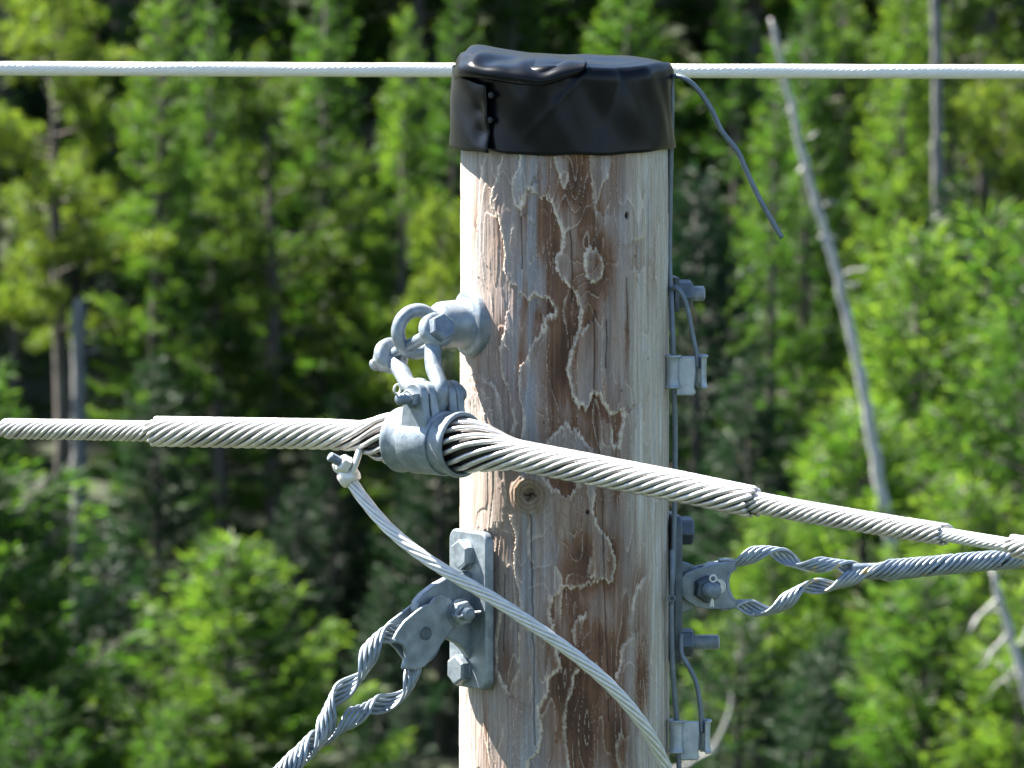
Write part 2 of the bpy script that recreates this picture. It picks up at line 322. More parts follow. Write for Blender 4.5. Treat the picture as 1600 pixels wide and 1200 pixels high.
# photo row seen at (ring height, theta)
kk = (zz - CAM[2]) / (np.where(np.abs(tt) < 1.75, -RP * np.cos(tt), 0) - CAM[1])
aa = math.atan2(FWD[2], FWD[1]); py_seen = 600 - np.tan(np.arctan(kk) - aa) * D / PX
R0 = RP / PX; uu = tt * R0; vv = py_seen
ju = uu + 2.6 * (fbm(uu / 9, vv / 16, 1, 3) - .5) * 2 + 1.3 * (vnoise(uu / 2.2, vv / 3.2, 2) - .5) * 2
tooth = 7 * (vnoise(uu / 1.7, vv / 45, 6) - .5) + 5 * (vnoise(uu / 4.5, vv / 60, 7) - .5)
jv = vv + tooth + 4.5 * (fbm(uu / 10, vv / 14, 3, 3) - .5) * 2 + 2.4 * (vnoise(uu / 2.5, vv / 3.5, 4) - .5) * 2
def unroll(pts): return [(R0 * math.asin(max(-.999, min(.999, (x - 882) / R0))), y) for x, y in pts]
def dist(pts, ju, jv, reach):
    """signed distance to a polyline, only within reach"""
    P = np.array(unroll(pts)); box = (ju > P[:, 0].min() - reach) & (ju < P[:, 0].max() + reach) & (jv > P[:, 1].min() - reach) & (jv < P[:, 1].max() + reach)
    a, c = ju[box], jv[box]; best = np.full(a.shape, 1e9); sg = np.ones(a.shape)
    for (x0, y0), (x1, y1) in zip(P[:-1], P[1:]):
        dx, dy = x1 - x0, y1 - y0; t = np.clip(((a - x0) * dx + (c - y0) * dy) / (dx * dx + dy * dy + 1e-9), 0, 1)
        d = np.hypot(a - x0 - t * dx, c - y0 - t * dy); k = d < best
        best = np.where(k, d, best); sg = np.where(k, np.sign(dy * (a - x0) - dx * (c - y0)), sg)
    return box, best, sg
wv_ = fbm(uu / 14, vv / 30, 2, 3); wp_ = fbm(uu / 25 + 9, vv / 45, 5, 3)
H = np.zeros_like(uu); pale = np.zeros_like(uu); low = np.zeros_like(uu)
for pts, right, amp in EDGES:
    box, d, sg = dist(pts, ju, jv, 60); hi = (sg > 0) if right else (sg < 0)
    H[box] += amp * np.where(hi, .0020 * np.exp(-d / 40), -.0008 * np.exp(-d / 14)) * np.clip((60 - d) / 20, 0, 1)
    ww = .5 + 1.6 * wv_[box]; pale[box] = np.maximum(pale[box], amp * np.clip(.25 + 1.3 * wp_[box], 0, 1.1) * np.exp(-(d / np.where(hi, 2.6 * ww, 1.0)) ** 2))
    low[box] = np.maximum(low[box], np.where(hi, 0, np.exp(-(d / 30) ** 2)) * (.5 + wp_[box]) * np.clip((60 - d) / 20, 0, 1))
crack = np.zeros_like(uu)
for pts in CRACKS:
    box, d, sg = dist(pts, uu + 2 * (vnoise(uu / 12, vv / 14, 5) - .5), vv, 12); crack[box] = np.maximum(crack[box], np.exp(-(d / .95) ** 2))
# background layering where nothing was traced: thin terraces stretched along the grain
ter = fbm((ju + 2 * uu) / 102 + 40, (jv + 2 * vv) / 570, 6, 2) * 9; fr = ter - np.floor(ter); H += .0007 * fr
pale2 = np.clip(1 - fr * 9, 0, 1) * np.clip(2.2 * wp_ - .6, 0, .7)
# fine grain relief
H += .00035 * (fbm(uu / 2.2, vv / 60, 2, 3) - .5) * 2 + .0012 * (fbm(uu / 40, vv / 90, 0, 3) - .5)
H -= .0022 * crack
# the knot, its rings and its star crack, a smaller one and a beetle hole
def blob(x, y, rx, ry):
    ux = R0 * math.asin((x - 882) / R0); return np.hypot((uu - ux) / rx, (vv - y) / ry)
kd = blob(829, 772, 30, 30) + .10 * (fbm(uu / 8, vv / 8, 3) - .5); knot = np.clip(1.15 - kd, 0, 1)
H += np.where(kd < 1.25, .0030 * np.clip(1.25 - kd, 0, .45) / .45, 0) - .0035 * np.clip(.55 - kd, 0, .55) / .55
rings = np.where(kd < 1.25, .5 + .5 * np.sin(kd * 26), 0); H += .0005 * rings
kux = R0 * math.asin((829 - 882) / R0)
star = np.zeros_like(uu)
for a_ in (0.15, 2.95, 1.75):
    cx, cy = np.cos(a_), np.sin(a_); al = (uu - kux) * cx + (vv - 772) * cy; ac = -(uu - kux) * cy + (vv - 772) * cx
    star = np.maximum(star, np.where((al > 0) & (al < 13), np.exp(-((ac + 1.5 * np.sin(al * .5)) / 1.2) ** 2) * np.clip((15 - al) / 8, 0, 1), 0))
H -= .003 * star
hole = np.clip(1.3 - blob(977, 337, 3.5, 6), 0, 1); hole = np.maximum(hole, np.clip(1.2 - blob(916, 800, 3, 4), 0, 1)); H -= .004 * hole
# colours
C3 = lambda c: np.array(c)[None, None, :]
grey, pink, cream, white = C3((.36, .305, .285)), C3((.405, .295, .235)), C3((.58, .50, .41)), C3((.60, .56, .51))
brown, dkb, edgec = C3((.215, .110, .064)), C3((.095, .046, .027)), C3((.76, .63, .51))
L = lambda a, c, t: a + (c - a) * np.clip(t, 0, 1)[..., None]
xs = uu / R0
c = L(grey, pink, 2.6 * (fbm(uu / 20, vv / 110, 3) - .38))
c = L(c, white, np.clip((-xs - .62) / .5, 0, 1) * .45 * (.5 + fbm(uu / 10, vv / 70, 5)))
cr = np.clip((xs - .58) / .25, 0, 1) * (.45 + .8 * fbm(uu / 12, vv / 200, 7))
c = L(c, cream, cr); c = L(c, white, np.clip((xs - .6) / .2, 0, 1) * np.clip((fbm(uu / 9, vv / 110, 2) - .5) * 6, 0, .9))
bz = np.zeros_like(uu)
for x, y, rx, ry, s in BROWN:
    ux = R0 * math.asin(max(-.99, min(.99, (x - 882) / R0))); bz += s * np.exp(-(((ju - ux) / rx) ** 2 + ((jv - y) / ry) ** 2))
mid = np.exp(-((xs - .12) / .52) ** 2)
bz = bz * (.55 + .9 * fbm(uu / 5, vv / 80, 4)) + mid * np.clip((fbm(uu / 13, vv / 90, 1) - .5) * 4.0, 0, .45) + .62 * low * (.25 + mid) + .28 * np.clip((fr - .6) * 2.6, 0, 1) * np.clip(2.2 * wp_ - .3, 0, 1) * (.55 + mid * .6)
c = L(c, brown, bz * .95); c = L(c, dkb, (bz - .95) * 1.1)
streak = fbm(uu / 2.6, vv / 170, 0, 3); c = c * (.72 + .56 * streak)[..., None]
blu = np.exp(-((xs + .38) / .16) ** 2) * np.clip((fbm(uu / 8, vv / 90, 6) - .45) * 4, 0, .6); c = L(c, C3((.33, .36, .40)), blu)
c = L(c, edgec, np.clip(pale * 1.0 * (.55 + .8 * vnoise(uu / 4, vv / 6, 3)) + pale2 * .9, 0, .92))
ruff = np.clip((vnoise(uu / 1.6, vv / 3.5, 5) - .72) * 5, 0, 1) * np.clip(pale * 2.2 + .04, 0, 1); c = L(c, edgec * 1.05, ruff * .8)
c = L(c, C3((.30, .21, .135)), np.clip(knot * 2.0, 0, .85)); c = c * (1 - .38 * rings * np.clip(1.3 - kd, 0, 1))[..., None]
c = L(c, C3((.05, .035, .025)), np.clip((.42 - kd) * 2.2, 0, .65)); c = L(c, C3((.02, .014, .01)), np.maximum(star * .9, np.clip(hole * 1.4, 0, 1)))
c = L(c, C3((.05, .035, .028)), crack * .8)
# dirt washed down below the ironwork, resin and old nail holes
for x, y0, y1, wd_, s in ((748, 560, 760, 9, .35), (765, 555, 660, 4, .4), (735, 1078, 1240, 8, .35), (758, 1076, 1180, 4, .45), (726, 820, 830, 14, .3)):
    ux = R0 * math.asin((x - 882) / R0); fall = np.clip((vv - y0) / 8, 0, 1) * np.clip((y1 - vv) / (y1 - y0), 0, 1)
    c = L(c, C3((.20, .115, .06)), s * np.exp(-((uu - ux + 3 * (vnoise(uu / 20, vv / 40, 1) - .5)) / wd_) ** 2) * fall * (.4 + 1.1 * fbm(uu / 3, vv / 60, 3)))
for x, y in ((905, 320), (968, 610), (850, 660), (1002, 730), (940, 860), (1010, 560), (990, 400)):
    c = L(c, C3((.03, .022, .018)), np.clip(1.5 - blob(x, y, 1.4, 2.2), 0, 1) * .9)
c = np.clip(c * 1.0, .004, .9)
r = (RP + H) * (1 + np.clip(vv - 230, 0, None) / 1000 * .018)
v = np.stack([r * np.sin(tt), -r * np.cos(tt), zz], -1)
top = v[:1].copy(); nb = 40                          # plain rows down to the ground
zl = np.linspace(zz[-1, 0] - .01, -.3, nb); rl = r[-1].mean() + np.linspace(0, .035, nb)
low_v = np.stack([rl[:, None] * np.sin(th), -rl[:, None] * np.cos(th), np.repeat(zl[:, None], nc, 1)], -1)
low_c = np.ones((nb, nc, 3)) * (.36, .31, .275) * (.75 + .5 * fbm(th[None] * R0 / 3 + 0 * zl[:, None], zl[:, None] * 8 + 0 * th[None], 1, 3))[..., None]
v = np.concatenate([v, low_v]); c = np.concatenate([c, low_c]); nr = v.shape[0]
i, j = np.meshgrid(np.arange(nr - 1), np.arange(nc), indexing='ij'); j2 = (j + 1) % nc
q = np.stack([i * nc + j, (i + 1) * nc + j, (i + 1) * nc + j2, i * nc + j2], -1).reshape(-1, 4)
me = fast_mesh('shaft', v.reshape(-1, 3), q); smooth(me, 180)
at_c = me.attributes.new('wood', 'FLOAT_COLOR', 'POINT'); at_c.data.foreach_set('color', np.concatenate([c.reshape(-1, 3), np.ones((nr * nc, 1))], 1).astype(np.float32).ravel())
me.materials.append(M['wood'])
pole = thing('utility_pole', (0, 0, 0), 'weathered grey and brown wooden utility pole with peeling layers and a knot', 'utility pole')
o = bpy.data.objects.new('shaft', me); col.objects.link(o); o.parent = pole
ztop = float(zz[0, 0])
part('end_grain', lathe([(-.01, RP - .001), (0, RP - .002), (0, 0)], A(0, 0, ztop), Z, 48), M['deadwood'], pole)

# ------------------------------------------------------------------ black vinyl cap nailed over the pole's top
cap = thing('pole_cap', (0, 0, ztop), 'black vinyl cap folded and nailed over the top of the wooden pole', 'pole cap')
nth, RC = 240, .1355
thc = np.linspace(-math.pi, math.pi, nth, endpoint=False)
def gau(x, m, s): return np.exp(-((x - m) / s) ** 2)
deg = np.degrees(thc)
zb = at(900, 243, -.1355)[2] + .0075 * np.clip((-deg - 15) / 70, 0, 1) + .003 * np.clip((deg - 10) / 80, 0, 1) + .0008 * np.sin(thc * 7 + 1) + .0006 * np.sin(thc * 13)
zt = at(960, 106, -.1355)[2] + .012 * gau(deg, -105, 38) + .002 * np.sin(thc * 5 + 2)
rings_ = []
NS = 26
for k in range(NS + 1):
    s = k / NS
    rr = RC + .0012 * np.sin(thc * 6 + 5 * s) * (1 - s * .3) + .0011 * np.sin(thc * 11 + 2 - 4 * s) * s + .0016 * (1 - s) ** 3 * (1 + np.sin(thc * 9))
    rr = rr + .0012 * np.sin(thc * 17 + 8 * s + 2 * np.sin(thc * 5)) * s * (1 - s) * 2 - .0030 * np.exp(-np.abs(deg - 20 * s - 14) / 4) * s + .0034 * np.exp(-np.abs(deg - 44 * s + 30) / 3.5) * s - .0026 * np.exp(-np.abs(deg + 22 * s - 52) / 3) * s * s + .0035 * gau(deg - 26 * s, -36, 6) * s * s - .0028 * gau(deg - 34 * s, -24, 6) * s * s   # diagonal drag folds under the pleat
    rr = rr + .0035 * gau(deg + 30 * s, -8, 7) * np.clip((s - .35) * 2, 0, 1) * .6 + .0022 * gau(deg, 62 - 14 * s, 5) * s
    e = np.clip((s - .86) / .14, 0, 1); rr = rr - .0065 * e ** 2
    zr = zb + (zt - zb) * s
    rings_.append(np.stack([rr * np.sin(thc), -rr * np.cos(thc), zr], -1))
for k, f in enumerate((.94, .87, .78, .66, .52, .36, .18, .02)):
    rr = (RC - .0065) * f * np.ones(nth)
    zr = zt + .004 * (1 - math.exp(-k * .9)) + .006 * gau(deg - 14 * k, -75, 24) * f + .004 * np.sin(thc * 4 + k * .7) * f * (1 - f) * 2 + .003 * gau(deg, 30, 40) * (1 - f)
    zr = zr - (1 - f) * (zt - zt.mean())
    rings_.append(np.stack([rr * np.sin(thc), -rr * np.cos(thc), zr], -1))
V = np.concatenate(rings_); nr = len(rings_)
i, j = np.meshgrid(np.arange(nr - 1), np.arange(nth), indexing='ij'); j2 = (j + 1) % nth
F = np.stack([i * nth + j, i * nth + j2, (i + 1) * nth + j2, (i + 1) * nth + j], -1).reshape(-1, 4).tolist() + [[(nr - 1) * nth + k for k in range(nth)]]
cover = part('cover', (V, F), M['vinyl'], cap, ang=180)
sm = cover.modifiers.new('thickness', 'SOLIDIFY'); sm.thickness = .0022; sm.offset = -1
# the lapped end of the sheet, left of the seam, standing a little proud
fl, nf, mf = [], 36, 20
for a_ in range(nf + 1):
    t = -112 + (112 - 42.5) * a_ / nf
    for b_ in range(mf + 1):
        s = b_ / mf; tw = t + (1.5 - 2.5 * s) * (a_ / nf)
        rr = RC + .0042 + .004 * (1 - s) * gau(t, -78, 26) + .0016 * math.sin(s * 9 + t * .11) * (a_ / nf) + .004 * gau(t, -43, 5) * (.4 + .6 * math.sin(s * 7 + 1) ** 2)
        rr += -.0045 * sum(gau(t, tn, 4.5) * gau(s, sn, .12) for tn, sn in ((-48, .62), (-49, .26)))
        q_ = math.radians(tw); zl_ = np.interp(t, deg, zb) - .0025; zh_ = np.interp(t, deg, zt) - .016 - .004 * gau(t, -45, 12)
        fl.append((rr * math.sin(q_), -rr * math.cos(q_), zl_ + (zh_ - zl_) * s))
FF = [[a_ * (mf + 1) + b_, (a_ + 1) * (mf + 1) + b_, (a_ + 1) * (mf + 1) + b_ + 1, a_ * (mf + 1) + b_ + 1] for a_ in range(nf) for b_ in range(mf)]
flap = part('lapped_end', (fl, FF), M['vinyl'], cap, ang=180); sm = flap.modifiers.new('thickness', 'SOLIDIFY'); sm.thickness = .002; sm.offset = 0
for px, py in ((761, 149), (758, 188)):
    p = at(px, py, -.112); nn = unit(A(p[0], p[1], 0)); p = nn * (RC + .001) + Z * p[2]
    part('nail', lathe([(-.004, .002), (.0035, .0022), (.0035, .0044), (.0050, .0042), (.0060, .0028), (.0064, 0)], p, nn, 18), M['rubber'], cap)
# the gathered pleat that lies over the rim and ends in a tongue
def rim(px, py, y): return at(px, py, y)
ROWS = [[(717, 103, .03), (729, 80, .04), (745, 71, .045), (790, 78, .03), (850, 86, .0), (908, 91, -.05)],
        [(713, 105, -.01), (726, 84, -.01), (746, 77, -.015), (792, 84, -.03), (850, 91, -.05), (912, 93, -.09)],
        [(711, 108, -.04), (723, 92, -.06), (749, 91, -.085), (795, 99, -.10), (850, 103, -.112), (915, 95, -.118)],
        [(710, 112, -.05), (721, 102, -.092), (750, 103, -.118), (796, 110, -.131), (852, 114, -.139), (917, 99, -.134)],
        [(710, 117, -.055), (721, 111, -.099), (750, 113, -.1245), (796, 120, -.1375), (853, 124, -.1455), (914, 106, -.141)],
        [(711, 121, -.056), (722, 116, -.098), (751, 119, -.1225), (797, 127, -.1355), (853, 131, -.1435), (904, 114, -.1405)],
        [(712, 123, -.053), (724, 119, -.094), (753, 122, -.1185), (797, 129, -.131), (852, 132, -.138), (896, 117, -.1365)]]
nn_ = 70; g_ = np.array([spline([rim(*p) for p in r_], n=nn_) for r_ in ROWS]); fine = []
for k in range(nn_): fine.append(spline(g_[:, k], n=26))
fine = np.array(fine); u_ = np.linspace(0, 1, nn_)[:, None]; w_ = np.linspace(0, 1, 26)[None]
wr_ = .0032 * np.sin(u_ * 21 + 2.5 * w_) * gau(w_, .62, .2) + .0022 * np.sin(u_ * 37 - 4 * w_) * gau(w_, .75, .14) * (1 - u_) + .0016 * np.sin(u_ * 9 + 6 * w_) * gau(w_, .3, .2)
fine[..., 2] += wr_ * np.clip(u_ * 6, 0, 1) * np.clip((1 - u_) * 6, 0, 1); fine[..., 1] -= .8 * wr_ * np.clip((1 - u_) * 6, 0, 1)
FF = [[a_ * 26 + b_, (a_ + 1) * 26 + b_, (a_ + 1) * 26 + b_ + 1, a_ * 26 + b_ + 1] for a_ in range(nn_ - 1) for b_ in range(25)]
fo = part('gathered_fold', (fine.reshape(-1, 3), FF), M['vinyl'], cap, ang=180); sm = fo.modifiers.new('thickness', 'SOLIDIFY'); sm.thickness = .0022; sm.offset = 0

# ------------------------------------------------------------------ wire helpers
def frames(c):
    T = np.gradient(c, axis=0); T /= np.linalg.norm(T, axis=1)[:, None]
    B = Z[None] - T * T[:, 2:3]; B /= np.linalg.norm(B, axis=1)[:, None]; return T, np.cross(T, B), B
def arclen(c): return np.r_[0, np.cumsum(np.linalg.norm(np.diff(c, axis=0), axis=1))]
def helix(c, r, turns_phase):
    """points winding round centreline c at radius r (array) and angle turns_phase (array)"""
    T, F, B = frames(c); return c + (F * np.cos(turns_phase)[:, None] + B * np.sin(turns_phase)[:, None]) * np.asarray(r)[:, None]
rng = random.Random(11)
def lay(parent, name, c, r, count, pitch, wr, m, ph0=0, sides=7, jit=0.0):
    """a layer of formed wires, each one a part"""
    s = arclen(c); r = np.full(len(c), r) if np.isscalar(r) else r
    rm = np.maximum(r, 1e-4)
    dph = np.gradient(s) * 2 * math.pi / pitch * np.clip(np.median(rm) / rm, .45, 1); ph = np.r_[0, np.cumsum(dph)[:-1]]
    for k in range(count):
        a, b_ = (0, len(c)) if not jit else (rng.randrange(0, max(1, int(jit))), len(c) - rng.randrange(0, max(1, int(jit))))
        p = helix(c, r, ph + ph0 + 2 * math.pi * (k + (rng.uniform(-.09, .09) if jit else 0)) / count)[a:b_]
        rad = np.full(len(p), wr); 
        if jit: rad[0] = rad[-1] = wr * .55
        part(name, tube(p, rad, sides), m, parent, ang=60)

# ------------------------------------------------------------------ stranded wire passing behind the pole's top
top_wire = thing('overhead_wire', at(800, 109, 1.6), 'sunlit bare stranded wire running level behind the black pole cap', 'wire')
c = spline([at(-900, 103, 1.6), at(0, 107, 1.6), at(800, 110, 1.6), at(1600, 112.5, 1.6), at(2500, 114, 1.6)], .006)
lay(top_wire, 'strand', c, .0082, 14, .12, .0020, M['white_wire'], sides=6)
part('core_strand', tube(c[::4], .0075, 8), M['white_wire'], top_wire)

# ------------------------------------------------------------------ the main cable and its armour rods
def cpos(px, py):
    y = -.16
    for _ in range(4): X = at(px, py, y)[0]; y = -.16 - .96 * (X + .19)
    return at(px, py, y)
cable = thing('suspension_cable', cpos(676, 691), 'bright aluminium cable with two layers of armour rods crossing in front of the pole', 'cable')
ctrl = [(-500, 655), (-200, 664), (0, 669.5), (120, 671.5), (240, 674), (400, 676.5), (520, 679), (590, 684), (676, 691), (740, 698), (790, 708), (900, 729), (1050, 758), (1185, 786), (1330, 812), (1480, 836), (1600, 856), (1800, 888), (2100, 930)]
cl = spline([cpos(*p) for p in ctrl], .003)
clpx = []                                            # photo column of every centreline point
for p in cl:
    d = p - CAM; clpx.append(800 + d[0] / np.dot(d, FWD) * D / PX)
clpx = np.array(clpx); sA = arclen(cl)
def seg(a, b_): k = np.where((clpx >= a) & (clpx <= b_))[0]; return cl[k[0]:k[-1] + 1], clpx[k[0]:k[-1] + 1], sA[k[0]:k[-1] + 1]
c, _, _ = seg(-480, 2080); part('core', tube(c[::6], .0060, 8), M['dark'], cable)  # core coloured dark so the gaps between strands read as shade
for a, b_ in ((-480, 30), (1455, 2080)):
    c, _, _ = seg(a, b_); lay(cable, 'cable_strand', c, .0068, 11, .10, .0019, M['alu'], sides=6)
WR = .00285
for a, b_, j in ((5, 262, 3), (1160, 1482, 3)):
    c, _, _ = seg(a, b_); lay(cable, 'inner_armour_rod', c, .0109, 11, .134, .0027, M['rod'], .3, jit=j)
s0 = np.interp(676, clpx, sA)
c, _, _ = seg(246, 1178); part('groove_shade_tube', tube(c[::4], .0126, 14), M['dark'], cable, ang=180)  # added dark tube, stands in for shade in the rod grooves
for a, b_ in ((10, 262), (1160, 1476), (1582, 2080)): c, _, _ = seg(a, b_); part('groove_shade_filler', tube(c[::4], .0084, 12), M['dark'], cable, ang=180)  # added dark tubes under the thinner layers, again as groove shade
c, pxs, s = seg(238, 1186)
ds = s - s0; ax_ = np.abs(ds)
bul = np.where(ds > 0, np.clip((.150 - ax_) / .095, 0, 1), np.clip((.132 - ax_) / .070, 0, 1)); bul = bul * bul * (3 - 2 * bul)
rad = .0163 + bul * .0140
lay(cable, 'outer_armour_rod', c, rad, 13, .255, .0034, M['rod'], .1, jit=4)
k = (ax_ < .16); part('rubber_insert', tube(c[k][::2], .0135 + (bul[k][::2]) * .0115, 20), M['rubber'], cable, ang=180)
c, _, _ = seg(1578, 2080); lay(cable, 'inner_armour_rod', c, .0112, 11, .134, .0029, M['rod'], 1.0, jit=3)

# ------------------------------------------------------------------ suspension clamp round the cable
kc = int(np.argmin(np.abs(clpx - 676))); C0 = cl[kc]; ca = unit(cl[kc + 12] - cl[kc - 12]); cb = unit(np.cross(ca, Z)); cb = cb if cb[0] < 0 else -cb; cz = unit(np.cross(ca, cb)); cz = cz if cz[2] > 0 else -cz
clamp = thing('suspension_clamp', C0, 'galvanised suspension clamp gripping the thick part of the cable left of the pole', 'clamp')
PR = [(-.050, .0345), (-.0525, .036), (-.053, .0385), (-.0515, .0405), (-.0475, .0408), (-.043, .0388), (-.038, .0372), (-.030, .0368), (-.027, .0372)]
body = [(t, r) for t, r in PR] + [(-t, r) for t, r in PR[::-1]] + [(.045, .0338), (-.045, .0338), (-.050, .0345)]
part('housing', lathe(body, C0, ca, 64), M['galv'], clamp, ang=50)
strap = [(-.026, .0368), (-.0255, .0392), (-.0235, .0402), (.0235, .0402), (.0255, .0392), (.026, .0368)]
part('strap', lathe(strap, C0, ca, 64), M['galv'], clamp, ang=50)
def ear(bo, th_, wtop, wbot, zb_, zc, top):
    pts = [(-wbot, zb_), (-wtop * 1.06, zc - .012)]
    pts += [(wtop * math.cos(g), zc + top * math.sin(g)) for g in np.linspace(math.pi, 0, 15)] + [(wtop * 1.06, zc - .012), (wbot, zb_)]
    return prism([C0 + ca * a + cz * h + cb * bo for a, h in pts], cb * th_)
ZB = .056
part('strap_ear', ear(.022, .012, .0175, .024, .012, ZB, .0195), M['galv'], clamp, bevel=.0025, seg=3)
part('housing_ear', ear(.0065, .014, .0185, .027, .018, ZB, .020), M['galv'], clamp, bevel=.0025, seg=3)
part('housing_ear', ear(-.026, .014, .0185, .027, .018, ZB - .001, .020), M['galv'], clamp, bevel=.0025, seg=3)
part('strap_ear', ear(-.040, .0125, .0175, .024, .012, ZB - .001, .0195), M['galv'], clamp, bevel=.0025, seg=3)
bc = C0 + cz * (ZB + .0005)
cbolt = part('bolt', thread(bc, cb, -.048, .060, .0072), M['galv_dull'], clamp)
part('bolt_head', lathe([(-.0402, .0135), (-.046, .0135), (-.051, .010), (-.053, 0)], bc, cb, 24), M['galv'], cbolt)
part('nut', hexa(bc, cb, .034, .044, .0125), M['galv_dull'], cbolt, ang=20)
mb = MB(); cotter(bc + cb * .052, unit(A(-.45, -.1, .9)), .0078, .007, unit(np.cross(cb, Z)), mb, 1.8); part('cotter_pin', mb, M['alu'], cbolt)

# ------------------------------------------------------------------ eye nut on the pole
ee = unit(A(-.90, -.436, 0)); fc = ee * (RP - .002); fc[2] = at(752, 505, fc[1])[2]
eye = thing('eye_nut', fc, 'galvanised eye nut with round flange and open ring bolted to the pole', 'eye nut')
part('flange', lathe([(-.006, .040), (-.004, .0425), (.006, .0425), (.009, .041), (.0105, .038), (.012, .034)], fc, ee, 48), M['galv'], eye)
part('barrel', lathe([(.009, .0375), (.0115, .0335), (.015, .0308), (.022, .0296), (.040, .0287), (.046, .0278), (.051, .025), (.0535, .020), (.054, 0)], fc, ee, 48), M['galv'], eye, ang=60)
rn = unit(np.cross(ee, Z)); rn = rn if rn[1] < 0 else -rn
rc_ = fc + ee * .0765; rc_[2] = at(655, 518, rc_[1])[2]
part('ring', torus(rc_, rn, .0262, .0088, 56, 18), M['galv'], eye, ang=180)
mb = MB().add(tube([fc + ee * .046 + Z * (.016 + rc_[2] - fc[2] + .004), fc + ee * .058 + Z * (.019 + rc_[2] - fc[2])], [.011, .0086], 14)); mb.add(tube([fc + ee * .046 - Z * .018, fc + ee * .059 - Z * .021], [.010, .0082], 14))
part('ring_shank', mb, M['galv'], eye)

# ------------------------------------------------------------------ shackle between ring and clamp
Ae, Be = at(681, 517, -.146), at(611, 556, -.066); pa = unit(Ae - Be)
shk = thing('bow_shackle', Ae, 'galvanised bow shackle with hex bolt hanging from the eye ring into the clamp', 'shackle')
Cs = C0 + cb * .000
pth = spline([Ae - Z * .004, at(677, 545, -.153), at(678, 575, -.170), Cs + ca * .0155 + cz * .068, Cs + ca * .0145 + cz * .050, Cs + ca * .008 + cz * .0415, Cs + cz * .0395, Cs - ca * .008 + cz * .0415, Cs - ca * .0145 + cz * .050, Cs - ca * .0165 + cz * .068, at(640, 602, -.128), at(627, 580, -.092), Be - Z * .004], .0025)
part('bow', tube(pth, .0094 + .0016 * np.abs(np.cos(np.linspace(0, math.pi, len(pth)))) ** 3, 18), M['galv'], shk, ang=180)
def eyeprof(h): return [(-h, 0), (-h, .0165), (-h + .002, .0205), (-h + .005, .0225), (h - .005, .0225), (h - .002, .0205), (h, .0165), (h, 0)]
part('shackle_eye', lathe(eyeprof(.0095), Ae, pa, 36), M['galv'], shk, ang=60)
part('shackle_eye', lathe(eyeprof(.0095), Be, pa, 36), M['galv'], shk, ang=60)
pin = part('bolt', lathe([(-.040, 0), (-.040, .006), (-.039, .0078), (float(np.linalg.norm(Ae - Be)) + .012, .0078), (float(np.linalg.norm(Ae - Be)) + .0125, 0)], Be, pa, 24), M['galv_dull'], shk)
part('bolt_head', hexa(Ae, pa, .0096, .0215, .0178, up=unit(A(.2, 0, 1))), M['galv_dull'], pin, ang=20, bevel=.0008)
part('nut', hexa(Be, -pa, .0096, .022, .0165, up=unit(A(.5, 0, 1))), M['galv_dull'], pin, ang=20, bevel=.0008)
mb = MB(); cotter(Be - pa * .032, unit(A(-.3, -.75, .2)), .007, .004, unit(A(0, .1, 1)), mb); part('cotter_pin', mb, M['alu'], pin)

# ------------------------------------------------------------------ guy plates, thimbles and preformed grips
def rrect(w_, h_, r, n=5):
    out = []
    for cx, cy, a0 in ((w_ - r, h_ - r, 0), (-w_ + r, h_ - r, 90), (-w_ + r, -h_ + r, 180), (w_ - r, -h_ + r, 270)):
        out += [(cx + r * math.cos(R_(a0 + 90 * k / n)), cy + r * math.sin(R_(a0 + 90 * k / n))) for k in range(n + 1)]
    return out
nl = unit(A(-.82, -.57, 0)); ml = A(.57, -.82, 0)       # plate normal, and the fin's camera-facing normal
pc = nl * (RP + .0055); pc[2] = at(735, 951, pc[1])[2]
gp = thing('guy_plate', pc, 'galvanised guy plate with a fin bolted low on the left of the pole', 'guy plate')
part('plate', prism([pc + ml * a + Z * h for a, h in rrect(.041, .0985, .014)], nl * .013), M['galv'], gp, bevel=.003, seg=3)
def fpt(px, py, off=0): return onplane(px, py, pc + ml * off, ml)
fin = [(757, 888), (742, 892), (722, 896), (700, 903), (680, 914), (662, 928), (652, 940), (650, 955), (658, 968), (676, 985), (694, 998), (703, 1000), (716, 1006), (726, 1016), (734, 1030), (757, 1032)]
part('fin', prism([fpt(x, y, .007) for x, y in fin], -ml * .014), M['galv'], gp, bevel=.0025)
for px, py, up in ((722, 866, A(.3, .2, 1)), (716, 1046, A(.05, 0, 1))):
    p = onplane(px + 6, py, pc + nl * .013, nl)
    part('hex_bolt', MB().add(hexa(p, nl, 0, .012, .0195, up=unit(up))).add(lathe([(-.002, .019), (.0015, .019), (.002, .017), (.002, 0)], p, nl, 24)), M['galv'], gp, ang=20, bevel=.0007)
th1 = thing('guy_thimble', fpt(703, 955), 'galvanised thimble clevis pinned to the fin of the left guy plate', 'thimble')
z4 = lambda *p: [(400 + x / 3, 800 + y / 3) for x, y in p]
cheek = z4((818, 432), (790, 440), (750, 470), (700, 512), (665, 560), (645, 600), (660, 606), (688, 616), (700, 640), (702, 680), (690, 718), (688, 735), (750, 740), (795, 722), (830, 680), (870, 622), (905, 575), (932, 530), (945, 490), (938, 440), (915, 405), (880, 392), (845, 400))
back = z4((775, 390), (740, 430), (690, 470), (630, 515), (598, 550), (612, 600), (655, 640), (700, 700), (760, 700), (860, 610), (930, 500), (930, 430), (880, 390))
ch = part('cheek', prism([fpt(x, y, .0205) for x, y in cheek], -ml * .0055), M['galv'], th1, bevel=.0012)
part('cheek', prism([fpt(x, y, -.015) for x, y in back], -ml * .0055), M['galv'], th1, bevel=.0012)
